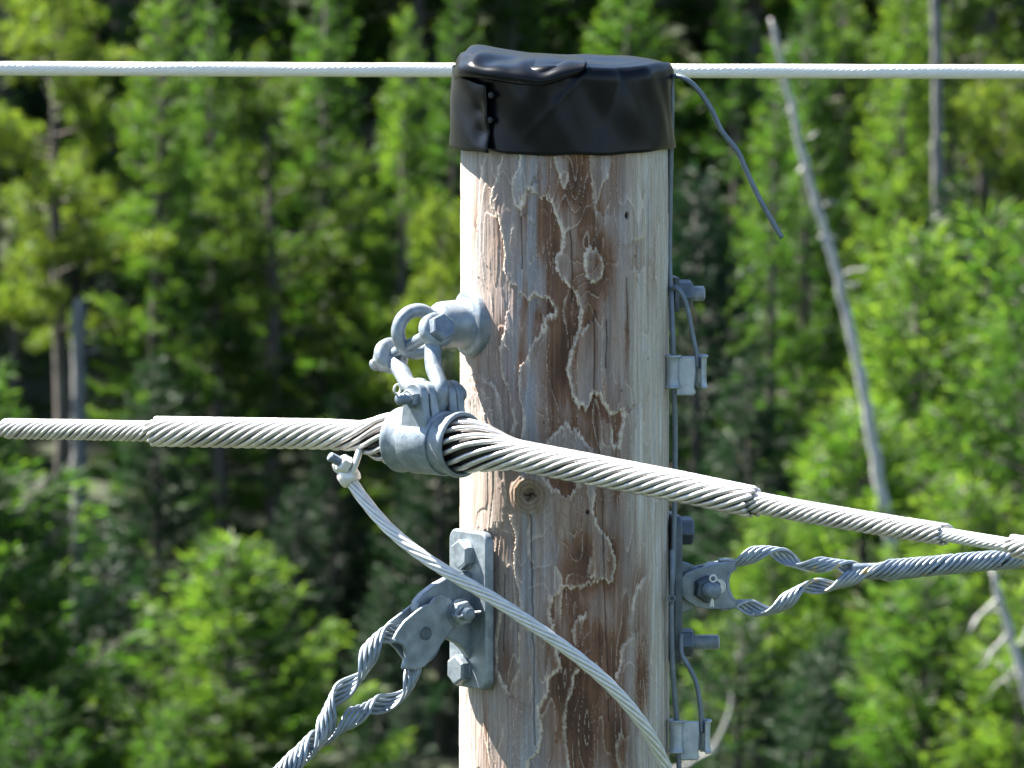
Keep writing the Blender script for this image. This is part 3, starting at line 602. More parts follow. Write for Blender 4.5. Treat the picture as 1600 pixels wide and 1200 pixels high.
# trough between the cheeks, bent along the mouth of the thimble
sad = [z4((645, 604), (668, 608), (690, 620), (702, 645), (704, 680), (694, 715), (690, 738))]
sv, sf = [], []
for k, (x, y) in enumerate(sad[0]):
    for jx, off in enumerate((.0205, .012, .004, -.004, -.012, -.0205)):
        dip = (1 - (off / .0205) ** 2) * 10
        sv.append(fpt(x + dip, y - dip * .25, off))
for k in range(len(sad[0]) - 1):
    for jx in range(5): sf.append([k * 6 + jx, k * 6 + jx + 1, (k + 1) * 6 + jx + 1, (k + 1) * 6 + jx])
o = part('saddle', (sv, sf), M['galv'], th1, ang=180); sm = o.modifiers.new('thickness', 'SOLIDIFY'); sm.thickness = .004; sm.offset = 0
bp = fpt(703, 955)
tb1 = part('bolt', thread(bp, ml, -.03, .046, .0082), M['galv_dull'], th1)
part('washer', lathe([(.0206, .0175), (.0225, .0175), (.0225, .008)], bp, ml, 28), M['galv'], tb1)
part('nut', hexa(bp, ml, .0226, .034, .0160, up=unit(A(.3, .2, 1))), M['galv'], tb1, ang=20, bevel=.0007)
part('bolt_head', hexa(bp, -ml, .0206, .031, .016), M['galv'], tb1, ang=20)
mb = MB(); cotter(bp + ml * .040, unit(A(.95, .5, .18)), .0085, .007, Z, mb, 1.3); part('cotter_pin', mb, M['alu'], tb1)
hp = fpt(666, 990, .0209); part('pin_hole', lathe([(-.0002, 0), (-.0002, .0062), (.0008, .0068), (.0008, .0080), (0, .0086)], hp, ml, 24), M['dark'], ch)

def ribbon(parent, name, c, r, n, pitch, wr, ph0, m, spread=None):
    s = arclen(c); dl = spread or 2 * math.asin(min(.99, wr / np.median(r)))
    for k in range(n):
        p = helix(c, r, ph0 + 2 * math.pi * s / pitch + k * dl); part(name, tube(p, wr, 6), m, parent, ang=60)
grip1 = thing('guy_grip', fpt(600, 1010), 'twisted steel guy grip looping down left from the lower left thimble', 'guy grip')
far1 = fpt(150, 1505)
far1 = far1 + (far1 - fpt(430, 1215)) * .5
legs1 = [[(655, 965), (628, 983), (598, 1000), (565, 1037), (535, 1082), (512, 1128), (482, 1166), (446, 1204), (405, 1245), (340, 1311)],
         [(655, 1035), (637, 1060), (615, 1087), (578, 1112), (535, 1127), (498, 1154), (462, 1190), (420, 1232), (340, 1311)]]
for k, lg in enumerate(legs1):
    c = spline([fpt(*p) for p in lg], .003); s = arclen(c); e = np.clip((s[-1] - s) / .12, 0, 1)
    r = .0112 * (.55 + .45 * np.clip(s / .03, 0, 1)); r = np.maximum(r, .004)
    ribbon(grip1, 'grip_wire', c, r, 5, .105, .0025, (2.4, .5)[k], M['galv'], .62)
c = spline([fpt(*p) for p in ((642, 984), (668, 985), (678, 1005), (668, 1026), (648, 1040))], .003)
for k in range(5): part('loop_wire', tube(c + ml * (-.010 + .0050 * k), .0024, 6), M['galv'], grip1)
c = spline([fpt(470, 1182), fpt(430, 1222), fpt(340, 1311), fpt(200, 1450)], .006); lay(grip1, 'guy_strand', c, .0042, 6, .12, .0021, M['galv'])
g0 = fpt(340, 1311); g1 = fpt(200, 1450); dirn = unit(g1 - g0); tl = (g1[2] + .3) / -dirn[2]
part('guy_wire', tube([g1, g1 + dirn * tl * .5, g1 + dirn * tl], .0062, 8), M['galv'], grip1)

# right side: plate seen on edge, fin, thimble and grip
nr_ = unit(A(.99, .14, 0)); mr = A(.14, -.99, 0); pr = nr_ * (RP + .003); pr[2] = at(1050, 921, 0)[2]
gp2 = thing('guy_plate', pr, 'galvanised guy plate seen edge-on against the right side of the pole', 'guy plate')
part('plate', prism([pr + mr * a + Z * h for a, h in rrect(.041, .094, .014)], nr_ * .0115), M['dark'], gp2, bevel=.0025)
def rpt(px, py, off=0): return onplane(px, py, pr + mr * off, mr)
z6 = lambda *p: [(1000 + x / 2.858, 780 + y / 2.858) for x, y in p]
fin2 = z6((150, 268), (175, 275), (225, 290), (300, 330), (340, 390), (300, 450), (240, 490), (200, 508), (165, 524), (150, 530))
part('fin', prism([rpt(x, y, .007) for x, y in fin2], -mr * .014), M['galv'], gp2, bevel=.002)
th2 = thing('guy_thimble', rpt(1095, 915), 'galvanised thimble clevis pinned to the fin right of the pole', 'thimble')
cheek2 = z6((240, 316), (205, 328), (180, 355), (171, 392), (180, 425), (205, 452), (250, 482), (300, 490), (360, 492), (420, 490), (432, 466), (405, 440), (390, 405), (386, 365), (394, 328), (424, 308), (426, 284), (400, 280), (330, 293))
holeP = [(348 + 20 * math.cos(a), 390 + 37 * math.sin(a)) for a in np.linspace(0, 2 * math.pi, 16, endpoint=False)]
part('cheek', prism([rpt(x, y, .0205) for x, y in cheek2], -mr * .0055), M['galv'], th2, bevel=.0012)
part('cheek', prism([rpt(x - 4, y - 4, -.015) for x, y in cheek2], -mr * .0055), M['galv'], th2, bevel=.0012)
hp = rpt(*z6((349, 390))[0], .0209); part('pin_hole', lathe([(-.0002, 0), (-.0002, .0078), (.0006, .0084), (.0006, .0092), (0, .0098)], hp, mr, 24), M['alu'], th2)
sv, sf = [], []
sd = z6((424, 300), (396, 325), (386, 360), (388, 400), (404, 440), (430, 475))
for x, y in sd:
    for off in (.0205, .012, .004, -.004, -.012, -.0205): sv.append(rpt(x - (1 - (off / .0205) ** 2) * 9, y, off))
for k in range(len(sd) - 1):
    for jx in range(5): sf.append([k * 6 + jx, k * 6 + jx + 1, (k + 1) * 6 + jx + 1, (k + 1) * 6 + jx])
o = part('saddle', (sv, sf), M['galv'], th2, ang=180); sm = o.modifiers.new('thickness', 'SOLIDIFY'); sm.thickness = .004
bp2 = rpt(*z6((262, 394))[0]); bt = rpt(*z6((262, 394))[0], 0)
bx = unit(A(.35, -.93, .02))
tb2 = part('bolt', thread(bp2, bx, -.02, .054, .0100), M['galv_dull'], th2)
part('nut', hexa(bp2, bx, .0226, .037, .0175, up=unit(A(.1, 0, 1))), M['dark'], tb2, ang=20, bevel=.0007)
mb = MB(); cotter(bp2 + bx * .047, unit(A(.04, .0, 1)), .0105, .010, A(.2, -1, 0), mb); part('cotter_pin', mb, M['alu'], tb2)
grip2 = thing('guy_grip', rpt(1300, 890), 'twisted steel guy grip with yellow marks stretching right from the right thimble', 'guy grip')
legs2 = [[(1126, 882), (1150, 873), (1190, 866), (1230, 871), (1262, 879), (1300, 886), (1340, 890), (1400, 889), (1480, 882), (1560, 875), (1700, 864), (1900, 850)],
         [(1126, 946), (1160, 950), (1200, 948), (1232, 937), (1262, 922), (1300, 909), (1335, 901), (1370, 895), (1410, 889), (1480, 882), (1560, 875), (1700, 864), (1900, 850)]]
for k, lg in enumerate(legs2):
    c = spline([rpt(*p) for p in lg], .003); s = arclen(c)
    r = np.interp(s, [0, .03, .17, .22, 3], [.0062, .0090, .0090, .0108, .0108])
    ribbon(grip2, 'grip_wire', c, r, 5, .088, .0024, (2.2, 5.34)[k], M['grip_y'], .62)
c = spline([rpt(*p) for p in ((1128, 882), (1105, 884), (1096, 915), (1105, 944), (1128, 945))], .003)
for k in range(5): part('loop_wire', tube(c + mr * (-.010 + .0050 * k), .0024, 6), M['grip_y'], grip2)
c = spline([rpt(*p) for p in ((1330, 889), (1400, 887), (1480, 880), (1560, 873), (1700, 862), (1900, 848), (2600, 800))], .006)
part('guy_core', tube(c, .0072, 10), M['galv_dull'], grip2)

# ------------------------------------------------------------------ through bolts on the right of the pole
def tbolt(px_n, py, px_end, rb, label, wash=True):
    d = unit(A(.99, .12, 0)); o0 = at(px_n, py, .018)
    t = thing('through_bolt', o0, label, 'bolt', 'bolt ends on the right of the pole')
    if wash: part('square_washer', prism([o0 + unit(np.cross(d, Z)) * a * .021 + Z * h * .0215 - d * .001 for a, h in ((1, 1), (-1, 1), (-1, -1), (1, -1))], d * .006), M['dark'], t, bevel=.001)
    tn = .0055
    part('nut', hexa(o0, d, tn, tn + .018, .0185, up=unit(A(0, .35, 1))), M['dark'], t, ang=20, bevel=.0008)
    part('thread', thread(o0, d, -.005, (px_end - px_n) * PX / d[0], rb), M['galv_light'], t)
tbolt(1052, 459, 1101, .0098, 'upper through bolt with square washer and nut, level with the eye nut')
tbolt(1054, 829, 1078, .0088, 'short dark bolt end above the right thimble', False)
tbolt(1054, 1004, 1124, .0098, 'long threaded bolt end just below the right thimble', False)

# ------------------------------------------------------------------ ground wire down the right side, its free end over the top
gw = thing('ground_wire', at(1048, 600, 0), 'dark grey ground wire running down the right edge of the pole from the cap', 'wire')
c = spline([at(1222, 372, -.03), at(1206, 345, -.03), at(1184, 305, -.03), at(1164, 262, -.03), at(1152, 236, -.03), at(1128, 205, -.03), at(1112, 172, -.03), at(1092, 142, -.03), at(1074, 125, -.03), at(1058, 119, -.025), at(1050, 126, -.02), at(1050, 160, -.018), at(1048, 260, -.008), at(1046, 400, -.008), at(1049, 470, -.02), at(1051, 520, -.03), at(1052, 560, -.03), at(1053, 600, -.03), at(1055, 680, -.02), at(1054, 780, -.022), at(1052, 880, -.03), at(1049, 945, -.04), at(1051, 1040, -.04), at(1057, 1120, -.035), at(1060, 1170, -.035), at(1062, 1230, -.035)], .004)
part('run', tube(c, .0033, 8), M['wire'], gw, ang=180)
c = spline([at(1062, 1230, -.035), A(.136, -.03, 7.0), A(.145, -.02, 3.0), A(.150, -.01, .0)], .1); part('lower_run', tube(c, .0033, 6), M['wire'], gw)
c = spline([at(1046, 425, .0), at(1045, 480, .0), at(1044, 515, .005)], .004); part('spare_end', tube(c, .0040, 8), M['wire'], gw)
c = spline([at(1050, 945, -.05), at(1050, 900, -.052), at(1050, 860, -.04)], .004); part('tail', tube(c, .0026, 8), M['wire'], gw)
part('staple', MB().add(torus(at(1049.5, 935, -.055), A(0, 1, .1), .0038, .0014, 16, 8)), M['wire'], gw)
for lp in ([(1050, 452, -.022), (1056, 449, -.028), (1066, 460, -.03), (1074, 482, -.03), (1082, 522, -.03), (1089, 556, -.03), (1090, 575, -.03)],
           [(1064, 990, -.03), (1064, 1010, -.032), (1066, 1024, -.034), (1078, 1045, -.035), (1088, 1068, -.035), (1094, 1100, -.035), (1096, 1128, -.035), (1097, 1145, -.035)]):
    part('bonding_loop', tube(spline([at(*p) for p in lp], .003), .0031, 8), M['wire'], gw, ang=180)
def tap(px, py, yd, label):
    """C-shaped wedge connector: two flared half barrels and the wedge plate between them"""
    o0 = at(px, py, yd); t = thing('wedge_connector', o0, label, 'connector', 'wedge connectors on the ground wire')
    prof = [(.0215, .0128), (.0205, .0108), (.0180, .0088), (.012, .0080), (0, .0078), (-.012, .0080), (-.0170, .0090), (-.0195, .0106), (-.0205, .0118)]
    for sx, a0, a1 in ((-1, R_(-170), R_(75)), (1, R_(15), R_(200))):
        cc = o0 + A(sx * .0165, 0, 0); k = 18; v, f = [], []
        for tz, r in prof:
            for g in range(k + 1):
                an = a0 + (a1 - a0) * g / k
                v.append(cc + A(sx * abs(0) + math.sin(an) * r * .80, -math.cos(an) * r * .85, tz))
        for a in range(len(prof) - 1):
            for g in range(k): f.append([a * (k + 1) + g, a * (k + 1) + g + 1, (a + 1) * (k + 1) + g + 1, (a + 1) * (k + 1) + g])
        o = part('barrel', (v, f), M['galv_light'], t, ang=60); sm = o.modifiers.new('thickness', 'SOLIDIFY'); sm.thickness = .0026; sm.offset = -1
    pl_ = [(-.0115, .0195), (.0115, .0195), (.0125, 0), (.0105, -.0205), (.0125, -.0255), (.0095, -.0295), (-.0125, -.0295), (-.0130, -.018), (-.0125, 0)]
    part('wedge', prism([o0 + A(a, -.0035, h) for a, h in pl_], A(0, .007, 0)), M['galv_light'], t, bevel=.0018)
    part('back_plate', prism([o0 + A(a, .007, h) for a, h in ((-.02, .018), (.02, .018), (.018, -.018), (-.018, -.018))], A(0, .003, 0)), M['galv'], t, bevel=.001)
tap(1072, 581, -.03, 'upper wedge connector on the ground wire beside the pole')
tap(1078, 1151, -.035, 'lower wedge connector on the ground wire at the bottom edge')

# ------------------------------------------------------------------ bonding wire from the cable across the pole
bw = thing('bonding_wire', at(760, 925, -.19), 'pale stranded bonding wire sweeping from the cable down across the pole', 'wire')
c = spline([at(533, 722, -.105), at(546, 748, -.11), at(575, 789, -.125), (at(610, 828, -.145)), at(655, 865, -.17), at(706, 898, -.19), at(770, 935, -.20), at(835, 978, -.205), at(900, 1025, -.20), at(958, 1076, -.19), at(1003, 1130, -.17), at(1034, 1185, -.14), at(1050, 1230, -.12), at(1062, 1300, -.11), at(1064, 1400, -.10)], .003)
lay(bw, 'strand', c, .0054, 7, .19, .0026, M['alu'], sides=7)
part('core_strand', tube(c[::4], .0034, 6), M['alu'], bw)
q0 = at(541, 727, -.115)
cn = thing('wire_connector', q0, 'small bolted connector joining the bonding wire to the cable left of the clamp', 'connector')
ad = unit(at(515, 716, -.125) - at(545, 732, -.115)); qa = at(541, 727, -.118)
part('bolt', thread(qa, ad, -.012, .026, .0062), M['galv_dull'], cn)
part('nut', hexa(qa, ad, -.002, .010, .0120, up=unit(A(.6, 0, 1))), M['alu'], cn, ang=20, bevel=.0007)
wd = unit(c[12] - c[4])
part('collar', MB().add(lathe([(-.008, .0085), (-.008, .0125), (-.005, .0140), (.004, .0142), (.009, .0125), (.010, .0092), (.008, .0085)], at(545, 744, -.110), wd, 28)).add(lathe([(-.006, .0085), (-.007, .011), (0, .0128), (.006, .011), (.006, .0085)], at(535, 727, -.107), wd, 24)), M['alu'], cn, ang=60)
part('strap', tube(spline([at(548, 742, -.118), at(556, 722, -.120), at(562, 704, -.118), at(566, 690, -.112)], .003), [.0085] * 3 + [.0070] * 50 if False else .0058, 12, flat=(unit(A(1, .3, .5)), .5)), M['alu'], cn, ang=60)

# ------------------------------------------------------------------ the forest
def blades(name, P, Dr, Ln, Wd, tip, mat_):
    """needle sprays: every spray a narrow kinked diamond; P base, Dr direction, Ln length, Wd width, all arrays"""
    n = len(P); rs = np.random.RandomState(n); q = rs.normal(size=(n, 3)); q = np.cross(Dr, q); q /= np.linalg.norm(q, axis=1)[:, None] + 1e-9
    up = np.cross(Dr, q); k = rs.uniform(-.12, .12, n)[:, None]
    m = P + Dr * (Ln * .5)[:, None] + up * Ln[:, None] * k
    V = np.stack([P, m + q * (Wd * .5)[:, None], P + Dr * Ln[:, None], m - q * (Wd * .5)[:, None]], 1).reshape(-1, 3)
    Q = np.arange(4 * n).reshape(n, 4)
    me = fast_mesh(name, V, Q); a = me.attributes.new('tip', 'FLOAT', 'POINT'); a.data.foreach_set('value', np.repeat(tip, 4).astype(np.float32))
    me.materials.append(mat_); return me
def conifer(seed, H, Rb, base, nb, mat_, lift=.35, droop=.25, tw=.34, dens=.036, blade=.13, prof=.85, wid=.17, gap=0.0):
    """spruce or fir: whorled branches carrying flat fans of twigs"""
    rs = np.random.RandomState(seed); P, Dr, Ln, Wd, Tp = [], [], [], [], []; limbs = []
    for k in range(nb):
        f = (k + rs.rand()) / nb; h = base + (H - base) * f ** .92
        if gap and rs.rand() < gap: continue
        Lb = Rb * (1 - f) ** prof * rs.uniform(.72, 1.15) + .10; az = k * 2.399 + rs.uniform(-.5, .5)
        d = A(math.cos(az), math.sin(az), 0); sl_ = lift * (.15 + 1.5 * f) - droop * (1 - f) + rs.uniform(-.12, .12)
        side = np.cross(d, Z); n = max(3, int(Lb / dens)); limb = []
        for i in range(n + 1):
            t = i / n; p = d * Lb * t + Z * (h + Lb * (sl_ * t + .22 * t * t - .10 * math.sin(t * 3.1))); limb.append(p)
            if t < .12 and f < .75: continue
            tl = tw * (1.05 - .75 * t) * min(1, Lb * 1.3) * rs.uniform(.7, 1.2) + .05
            for s in (-1, 1):
                dd = unit(d * rs.uniform(.6, 1.0) + side * s * rs.uniform(.6, 1.0) + Z * rs.uniform(-.25, .35))
                m_ = max(1, int(tl / (blade * .26)))
                for q in range(m_):
                    pp_ = p + dd * tl * q / m_; e = unit(dd + rs.normal(size=3) * .28 + Z * .10)
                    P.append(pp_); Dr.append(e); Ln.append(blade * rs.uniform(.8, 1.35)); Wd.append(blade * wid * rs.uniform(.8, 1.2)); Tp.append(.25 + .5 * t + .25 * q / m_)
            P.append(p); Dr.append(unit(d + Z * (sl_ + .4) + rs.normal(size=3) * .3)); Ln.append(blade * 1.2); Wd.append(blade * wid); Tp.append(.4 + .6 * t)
        limbs.append((limb, .012 + .012 * Lb))
    for i in range(14): P.append(A(0, 0, H - .5 + .04 * i)); Dr.append(unit(A(rs.normal() * .5, rs.normal() * .5, 1))); Ln.append(.16); Wd.append(.04); Tp.append(1)
    crown = blades('crown', np.array(P), np.array(Dr), np.array(Ln), np.array(Wd), np.array(Tp), mat_)
    mb = MB().add(tube([A(0, 0, -.3), A(0, 0, H * .3), A(.02, .01, H * .65), A(0, 0, H * .97)], [.022 * H ** .8 + .02, .017 * H ** .8 + .015, .010 * H ** .8 + .008, .006], 9))
    for lb, r in limbs: mb.add(tube([lb[0], lb[len(lb) // 2], lb[-1]], [r, r * .6, .004], 4, False))
    tm = fast_mesh('trunk', mb.v, faces=mb.f); smooth(tm, 180); tm.materials.append(M['bark']); return crown, tm, H
def pine(seed, H, Rb, base, nb, mat_, clump=34):
    """pine: bare grey trunk below, uneven limbs ending in round tufts of needles"""
    rs = np.random.RandomState(seed); P, Dr, Ln, Wd, Tp = [], [], [], [], []
    mb = MB(); bx_, by_ = rs.uniform(-.15, .15, 2)
    mb.add(tube([A(0, 0, -.3), A(bx_, by_, H * .33), A(bx_ * .3, by_ * 1.5, H * .66), A(0, 0, H * .98)], [.02 * H ** .85 + .03, .016 * H ** .85 + .02, .011 * H ** .85 + .01, .01], 9))
    for k in range(nb):
        f = (k + rs.rand()) / nb; h = base + (H - base) * f; Lb = Rb * (math.sin(math.pi * (f * .8 + .18)) ** .8) * rs.uniform(.45, 1.15) + .15
        az = rs.uniform(0, 6.283); d = A(math.cos(az), math.sin(az), 0); sl_ = rs.uniform(-.15, .45) + .5 * f; ends = []
        mb.add(tube([Z * h, d * Lb * .5 + Z * (h + Lb * sl_ * .35), d * Lb + Z * (h + Lb * sl_)], [.012 + .012 * Lb, .008 + .006 * Lb, .006], 4, False))
        side = np.cross(d, Z)
        for i in range(max(4, int(Lb * 11))):
            t = rs.uniform(.35, 1.05); ends.append((d * Lb * t + Z * (h + Lb * sl_ * t) + side * rs.normal() * .22 * (1.25 - t * .6) * Lb ** .5 + Z * rs.normal() * .09, t))
        for p, t in ends:
            for q in range(clump):
                e = unit(rs.normal(size=3) + Z * .45 + d * .3); P.append(p + e * .02 + rs.normal(size=3) * .05); Dr.append(e); Ln.append(rs.uniform(.10, .19)); Wd.append(rs.uniform(.018, .034)); Tp.append(rs.uniform(.2, 1.0))
    crown = blades('crown', np.array(P), np.array(Dr), np.array(Ln), np.array(Wd), np.array(Tp), mat_)
    tm = fast_mesh('trunk', mb.v, faces=mb.f); smooth(tm, 180); tm.materials.append(M['bark']); return crown, tm, H
KIND = {
 'young':  conifer(1, 4.2, 1.35, .25, 88, M['spruce'], lift=.42, droop=.05, tw=.36, blade=.115),
 'young2': conifer(2, 4.4, 1.15, .25, 84, M['spruce'], lift=.50, droop=.0, tw=.32, blade=.11),
 'tall':   conifer(3, 9.5, 1.70, 1.2, 120, M['spruce'], lift=.25, droop=.25, tw=.42, dens=.055, blade=.14, gap=.12),
 'tall2':  conifer(4, 10.5, 1.55, 2.0, 115, M['spruce'], lift=.2, droop=.32, tw=.40, dens=.055, blade=.14, gap=.2),
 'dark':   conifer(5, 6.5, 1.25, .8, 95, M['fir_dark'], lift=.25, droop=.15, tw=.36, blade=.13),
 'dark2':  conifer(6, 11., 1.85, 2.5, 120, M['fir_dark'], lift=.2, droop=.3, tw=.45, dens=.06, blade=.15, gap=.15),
 'pine':   pine(7, 9.5, 1.5, 4.0, 46, M['pine']),
 'pine2':  pine(8, 11., 1.7, 5.0, 50, M['pine']),
}
rf = random.Random(3)
def tree(kind, x, y, h, wf, label, group=None, name=None):
    """a tree with its foot on the ground at x, y"""
    cm, tm, H = KIND[kind]; z = float(G(x, y)); s = h / H
    nm = name or {'y': 'young_spruce', 't': 'spruce_tree', 'd': 'fir_tree', 'p': 'pine_tree'}[kind[0]]
    t = thing(nm, (x, y, z), label, 'tree', group); t.scale = (s * wf, s * wf, s); t.rotation_euler = (rf.uniform(-.03, .03), rf.uniform(-.03, .03), rf.uniform(0, 6.28))
    for n_, me_ in (('trunk', tm), ('crown', cm)):
        o = bpy.data.objects.new(n_, me_); col.objects.link(o); o.parent = t
    return t
def apex(kind, px, py, y, wf, label, group=None):
    p = at(px, py, y); return tree(kind, p[0], y, p[2] - float(G(p[0], y)), wf, label, group)
# trees that can be told apart in the picture: kind, where the top shows, how far behind the pole, girth
for a_ in [
 ('young', 368, 850, 79, 1.45, 'bright green young spruce with a pointed top below the left guy plate'),
 ('young2', 48, 1095, 74, 1.2, 'pale green young spruce top in the bottom left corner'),
 ('young2', 277, 1112, 73, .95, 'small pale green spruce top at the bottom, below the bright young spruce'),
 ('young', -45, 560, 78, 1.1, 'bright green spruce reaching in at the left edge below the cable'),
 ('young2', 5, 905, 77, 1.1, 'light green young spruce at the left edge above the bottom corner'),
 ('dark', 150, 860, 80, 1.3, 'dark green fir between the left edge and the bright young spruce'),
 ('young2', 1438, 370, 88, 1.05, 'light green spruce with a pointed top right of the leaning dead trunk'),
 ('young', 1545, 335, 90, 1.05, 'large light green spruce at the right edge behind the cable'),
 ('young2', 1625, 390, 86, 1.0, 'light green spruce cut by the right edge of the picture'),
 ('dark', 1480, 285, 96, 1.0, 'dark pointed fir top above the light green spruces on the right'),
 ('dark', 1098, 268, 93, .95, 'dark pointed fir close to the right side of the pole'),
 ('young', 1350, 640, 84, 1.25, 'bushy bright spruce at the foot of the leaning dead trunk'),
 ('young2', 1205, 800, 82, 1.0, 'bright green spruce behind the right guy grip'),
 ('young', 1530, 760, 82, 1.3, 'broad green spruce behind the far right end of the cable'),
 ('young', 1440, 900, 76, 1.2, 'yellow green spruce at the bottom right below the guy grip'),
 ('young2', 1590, 930, 75, 1.2, 'yellow green spruce in the bottom right corner'),
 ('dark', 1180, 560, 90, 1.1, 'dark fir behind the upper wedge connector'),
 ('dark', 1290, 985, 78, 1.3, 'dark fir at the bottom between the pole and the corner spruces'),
 ('pine', 432, 120, 99, 1.0, 'tall yellow green pine left of the pole with a bare trunk below the cable'),
 ('tall', 565, 225, 101, .75, 'narrow light green spruce between the tall pine and the pole'),
 ('tall', 262, 90, 103, .95, 'light green spruce left of the tall yellow green pine'),
 ('pine2', 95, -40, 100, 1.0, 'yellow green pine at the upper left with a dark trunk'),
 ('dark2', 660, 60, 104, .85, 'dark fir directly left of the black cap'),
 ('dark2', 330, 240, 100, .8, 'dark fir standing between the two light spruces on the upper left'),
 ('pine', 1465, -120, 101, .9, 'pine with a grey trunk at the top right behind the wire'),
 ('tall2', 1150, -60, 103, .9, 'light green spruce right of the black cap behind the loose wire end'),
 ('tall', 1330, -40, 104, .9, 'green spruce behind the top of the leaning dead trunk'),
 ('pine2', 1570, 120, 99, .95, 'yellow green pine above the right edge spruces'),
 ('dark2', 1390, 130, 106, .85, 'dark fir between the leaning dead trunk and the grey pine trunk'),
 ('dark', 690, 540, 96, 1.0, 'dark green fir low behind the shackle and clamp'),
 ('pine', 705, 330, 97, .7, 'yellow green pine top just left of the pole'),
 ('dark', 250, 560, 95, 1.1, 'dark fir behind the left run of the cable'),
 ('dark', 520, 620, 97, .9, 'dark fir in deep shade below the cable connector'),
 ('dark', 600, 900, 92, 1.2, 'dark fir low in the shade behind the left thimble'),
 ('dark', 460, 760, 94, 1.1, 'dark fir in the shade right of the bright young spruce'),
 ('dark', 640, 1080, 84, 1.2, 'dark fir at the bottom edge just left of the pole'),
 ('dark2', 180, 40, 107, .9, 'dark fir behind the yellow green pine on the upper left'),
 ('tall', 800, -60, 106, .9, 'green spruce rising straight behind the black cap'),
 ('tall2', 20, 150, 104, .9, 'green spruce at the upper left edge of the picture'),
 ('dark', 1100, 900, 84, 1.3, 'dark fir beside the pole behind the right thimble'),
 ('young2', 1010, 480, 95, 1.0, 'green spruce mostly hidden behind the right side of the pole'),
 ('tall', 500, -60, 101, .9, 'light green spruce at the top between the pine and the cap'),
 ('tall2', 225, -90, 102, .9, 'light green spruce at the top edge left of the middle'),
 ('tall', 960, -90, 100, .9, 'light green spruce at the top edge behind the right of the cap'),
 ('dark', 1150, 960, 76, 1.3, 'dark fir at the bottom right beside the lower wedge connector'),
 ('dark', 1262, 1020, 75, 1.2, 'small dark fir at the bottom edge right of the pale dead branch'),
 ('tall', 620, 20, 99, .7, 'narrow green spruce left of the cap behind the wire'),
 ('tall2', 690, -60, 102, .7, 'narrow green spruce top directly behind the left edge of the cap'),
 ('tall', 1255, -10, 97, .75, 'narrow green spruce behind the upper part of the leaning dead trunk'),
 ('tall2', 1200, 70, 96, .75, 'narrow green spruce behind the loose wire end'),
 ('tall', 1395, -70, 99, .75, 'narrow green spruce left of the grey pine trunk at the top right'),
 ('tall2', 350, -40, 99, .7, 'narrow green spruce at the top between pine and light spruce'),
]: apex(*a_)
# the wood behind: rows of trunks and crowns closing every gap
rows_ = [(108, 1.45), (114, 1.6), (123, 1.9)]
for k, (yy, dx) in enumerate(rows_):
    x = -13 - 2 * k + rf.uniform(0, 1)
    while x < 13 + 2 * k:
        kd_ = rf.choice(['tall', 'tall2', 'dark2', 'pine', 'pine2', 'dark2', 'tall2'] if k == 0 else ['tall', 'dark2', 'dark2', 'dark', 'tall2'])
        tree(kd_, x, yy + rf.uniform(-2.2, 2.2), rf.uniform(11.5, 15), rf.uniform(.75, 1.0),
             {'t': 'green spruce in the dense wood behind the trees that stand free', 'd': 'dark fir in the dense wood behind the trees that stand free', 'p': 'bare stemmed pine in the dense wood behind the trees that stand free'}[kd_[0]], {'t': 'spruces of the wood behind', 'd': 'firs of the wood behind', 'p': 'pines of the wood behind'}[kd_[0]])
        x += dx * rf.uniform(.75, 1.3)
# side rows that only a step sideways would show
for x in (-12.5, -11, -9.6, -8.4, 8.6, 9.9, 11.4, 12.8):
    tree(rf.choice(['young', 'young2', 'dark', 'tall']), x, rf.uniform(80, 95), rf.uniform(4.5, 8), rf.uniform(.9, 1.2), 'conifer at the side of the clearing edge', 'trees beside the clearing edge')
# dead trunks
def dead(name, pts, r0, r1, stubs, label, y, rad=9, mt='deadwood'):
    P_ = [at(px, py, y + dy) for px, py, dy in pts]; foot = P_[-1].copy(); d_ = unit(P_[-1] - P_[-2])
    zg = float(G(foot[0], y)); 
    if foot[2] > zg: foot = foot + d_ * ((foot[2] - zg) / max(.2, -d_[2])); P_.append(foot - Z * .2)
    t = thing(name, (foot[0], foot[1], zg), label, 'dead tree'); c = spline(P_, .12); rr = np.linspace(r0, r1, len(c)); rr[0] *= .35; rr[1] *= .8; rr = rr * (1 + .07 * np.sin(np.arange(len(c)) * 1.7) + np.random.RandomState(len(c)).uniform(-.13, .13, len(c))); c[1:-1] += np.random.RandomState(7).normal(size=(len(c) - 2, 3)) * .008
    part('stem', tube(c, rr, rad), M[mt], t, ang=180)
    rq = np.random.RandomState(len(stubs) + int(y))
    for sx, sy, ex, ey, sr in stubs:
        a, b_ = at(sx, sy, y), at(ex, ey, y - rq.uniform(-.3, .3)); ln = np.linalg.norm(b_ - a)
        q_ = [a + (b_ - a) * f + rq.normal(size=3) * ln * .10 * (f > 0) for f in (0, .3, .6, .85, 1.1)]
        sr *= .55; part('branch_stub', tube(spline(q_, n=9), np.linspace(sr, sr * .22, 9), 6), M[mt], t, ang=180)
        if ln > .22: part('twig', tube([q_[2], q_[2] + (b_ - a) * .25 + rq.normal(size=3) * ln * .22], [sr * .5, sr * .12], 5), M[mt], t, ang=180)
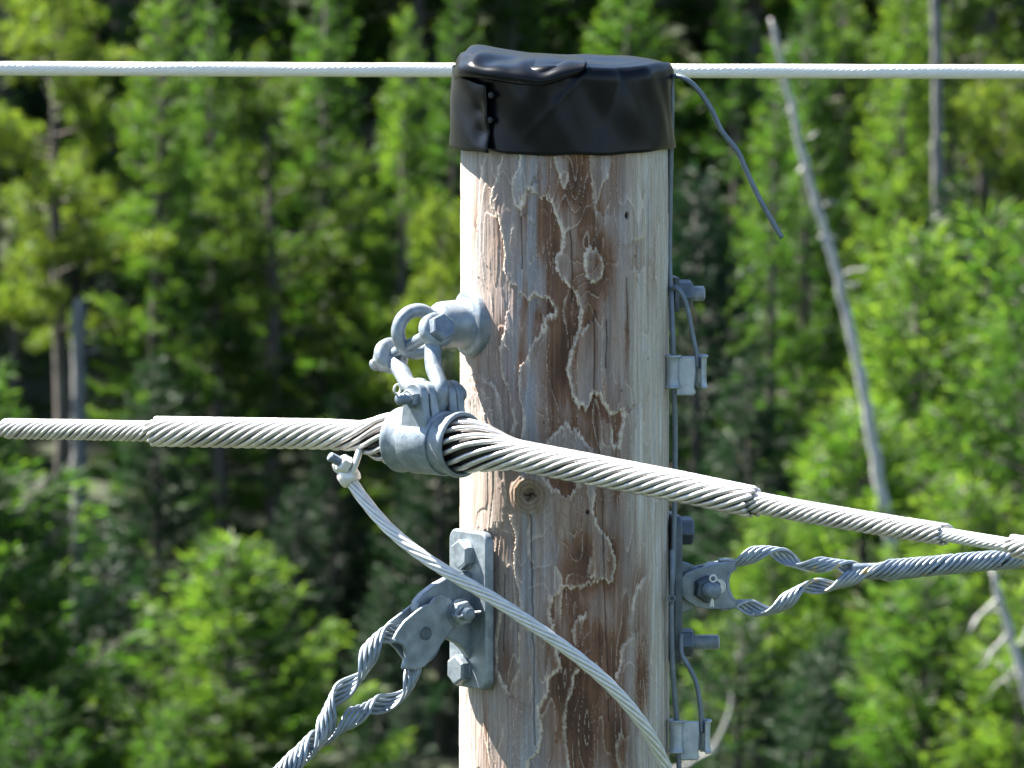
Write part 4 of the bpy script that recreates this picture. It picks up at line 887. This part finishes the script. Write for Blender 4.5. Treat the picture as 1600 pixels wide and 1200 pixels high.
dead('leaning_dead_tree', [(1203, 28, 0), (1235, 160, 0), (1270, 300, 0), (1300, 400, 0), (1336, 550, 0), (1378, 775, 0)], .026, .095,
     [(1222, 80, 1236, 62, .02), (1240, 170, 1226, 172, .02), (1262, 215, 1276, 208, .03), (1258, 262, 1246, 268, .03), (1290, 320, 1306, 318, .03), (1280, 372, 1306, 370, .04), (1320, 428, 1352, 418, .035), (1318, 450, 1345, 446, .03), (1283, 320, 1268, 318, .03)],
     'bare grey dead trunk leaning across the trees right of the pole', 83.2)
dead('broken_dead_tree', [(122, 465, 0), (124, 620, 0), (125, 830, 0), (126, 1000, 0)], .085, .11, [(135, 555, 158, 548, .04), (132, 520, 150, 540, .03)], 'broken grey snag standing above the cable at the left', 99, mt='shaded_deadwood')
dead('shaded_dead_tree', [(657, 780, 0), (656, 950, 0), (655, 1150, 0)], .07, .085, [(660, 850, 676, 845, .02)], 'pale grey trunk in the shade between thimble and clamp', 98, mt='shaded_deadwood')
dead('thin_dead_tree', [(578, 720, 0), (583, 850, 0), (588, 1150, 0)], .05, .075, [], 'dim thin trunk in deep shade left of the guy plate', 103, mt='shaded_deadwood')
dead('grey_dead_branch', [(1548, 885, 0), (1562, 940, 0), (1578, 990, 0), (1598, 1060, 0), (1625, 1150, 0)], .035, .07,
     [(1560, 935, 1518, 980, .04), (1568, 960, 1545, 950, .025), (1575, 985, 1530, 1042, .04), (1590, 1030, 1560, 1085, .03), (1585, 1010, 1610, 960, .03), (1600, 1060, 1568, 1040, .025)], 'grey dead branches spreading at the right edge below the guy grip', 74)
dead('pale_dead_branch', [(1142, 1082, 0), (1136, 1120, 0), (1118, 1160, 0), (1085, 1188, 0), (1040, 1210, 0)], .012, .04, [(1122, 1155, 1134, 1175, .01)], 'thin pale curved dead branch beside the lower wedge connector', 73)
dead('grey_dead_tree', [(1460, -160, 0), (1463, 20, 0), (1465, 240, 0), (1466, 420, 0)], .05, .085, [(1463, 60, 1490, 52, .03)], 'grey weathered trunk crossing behind the wire at the top right', 98, mt='shaded_deadwood')
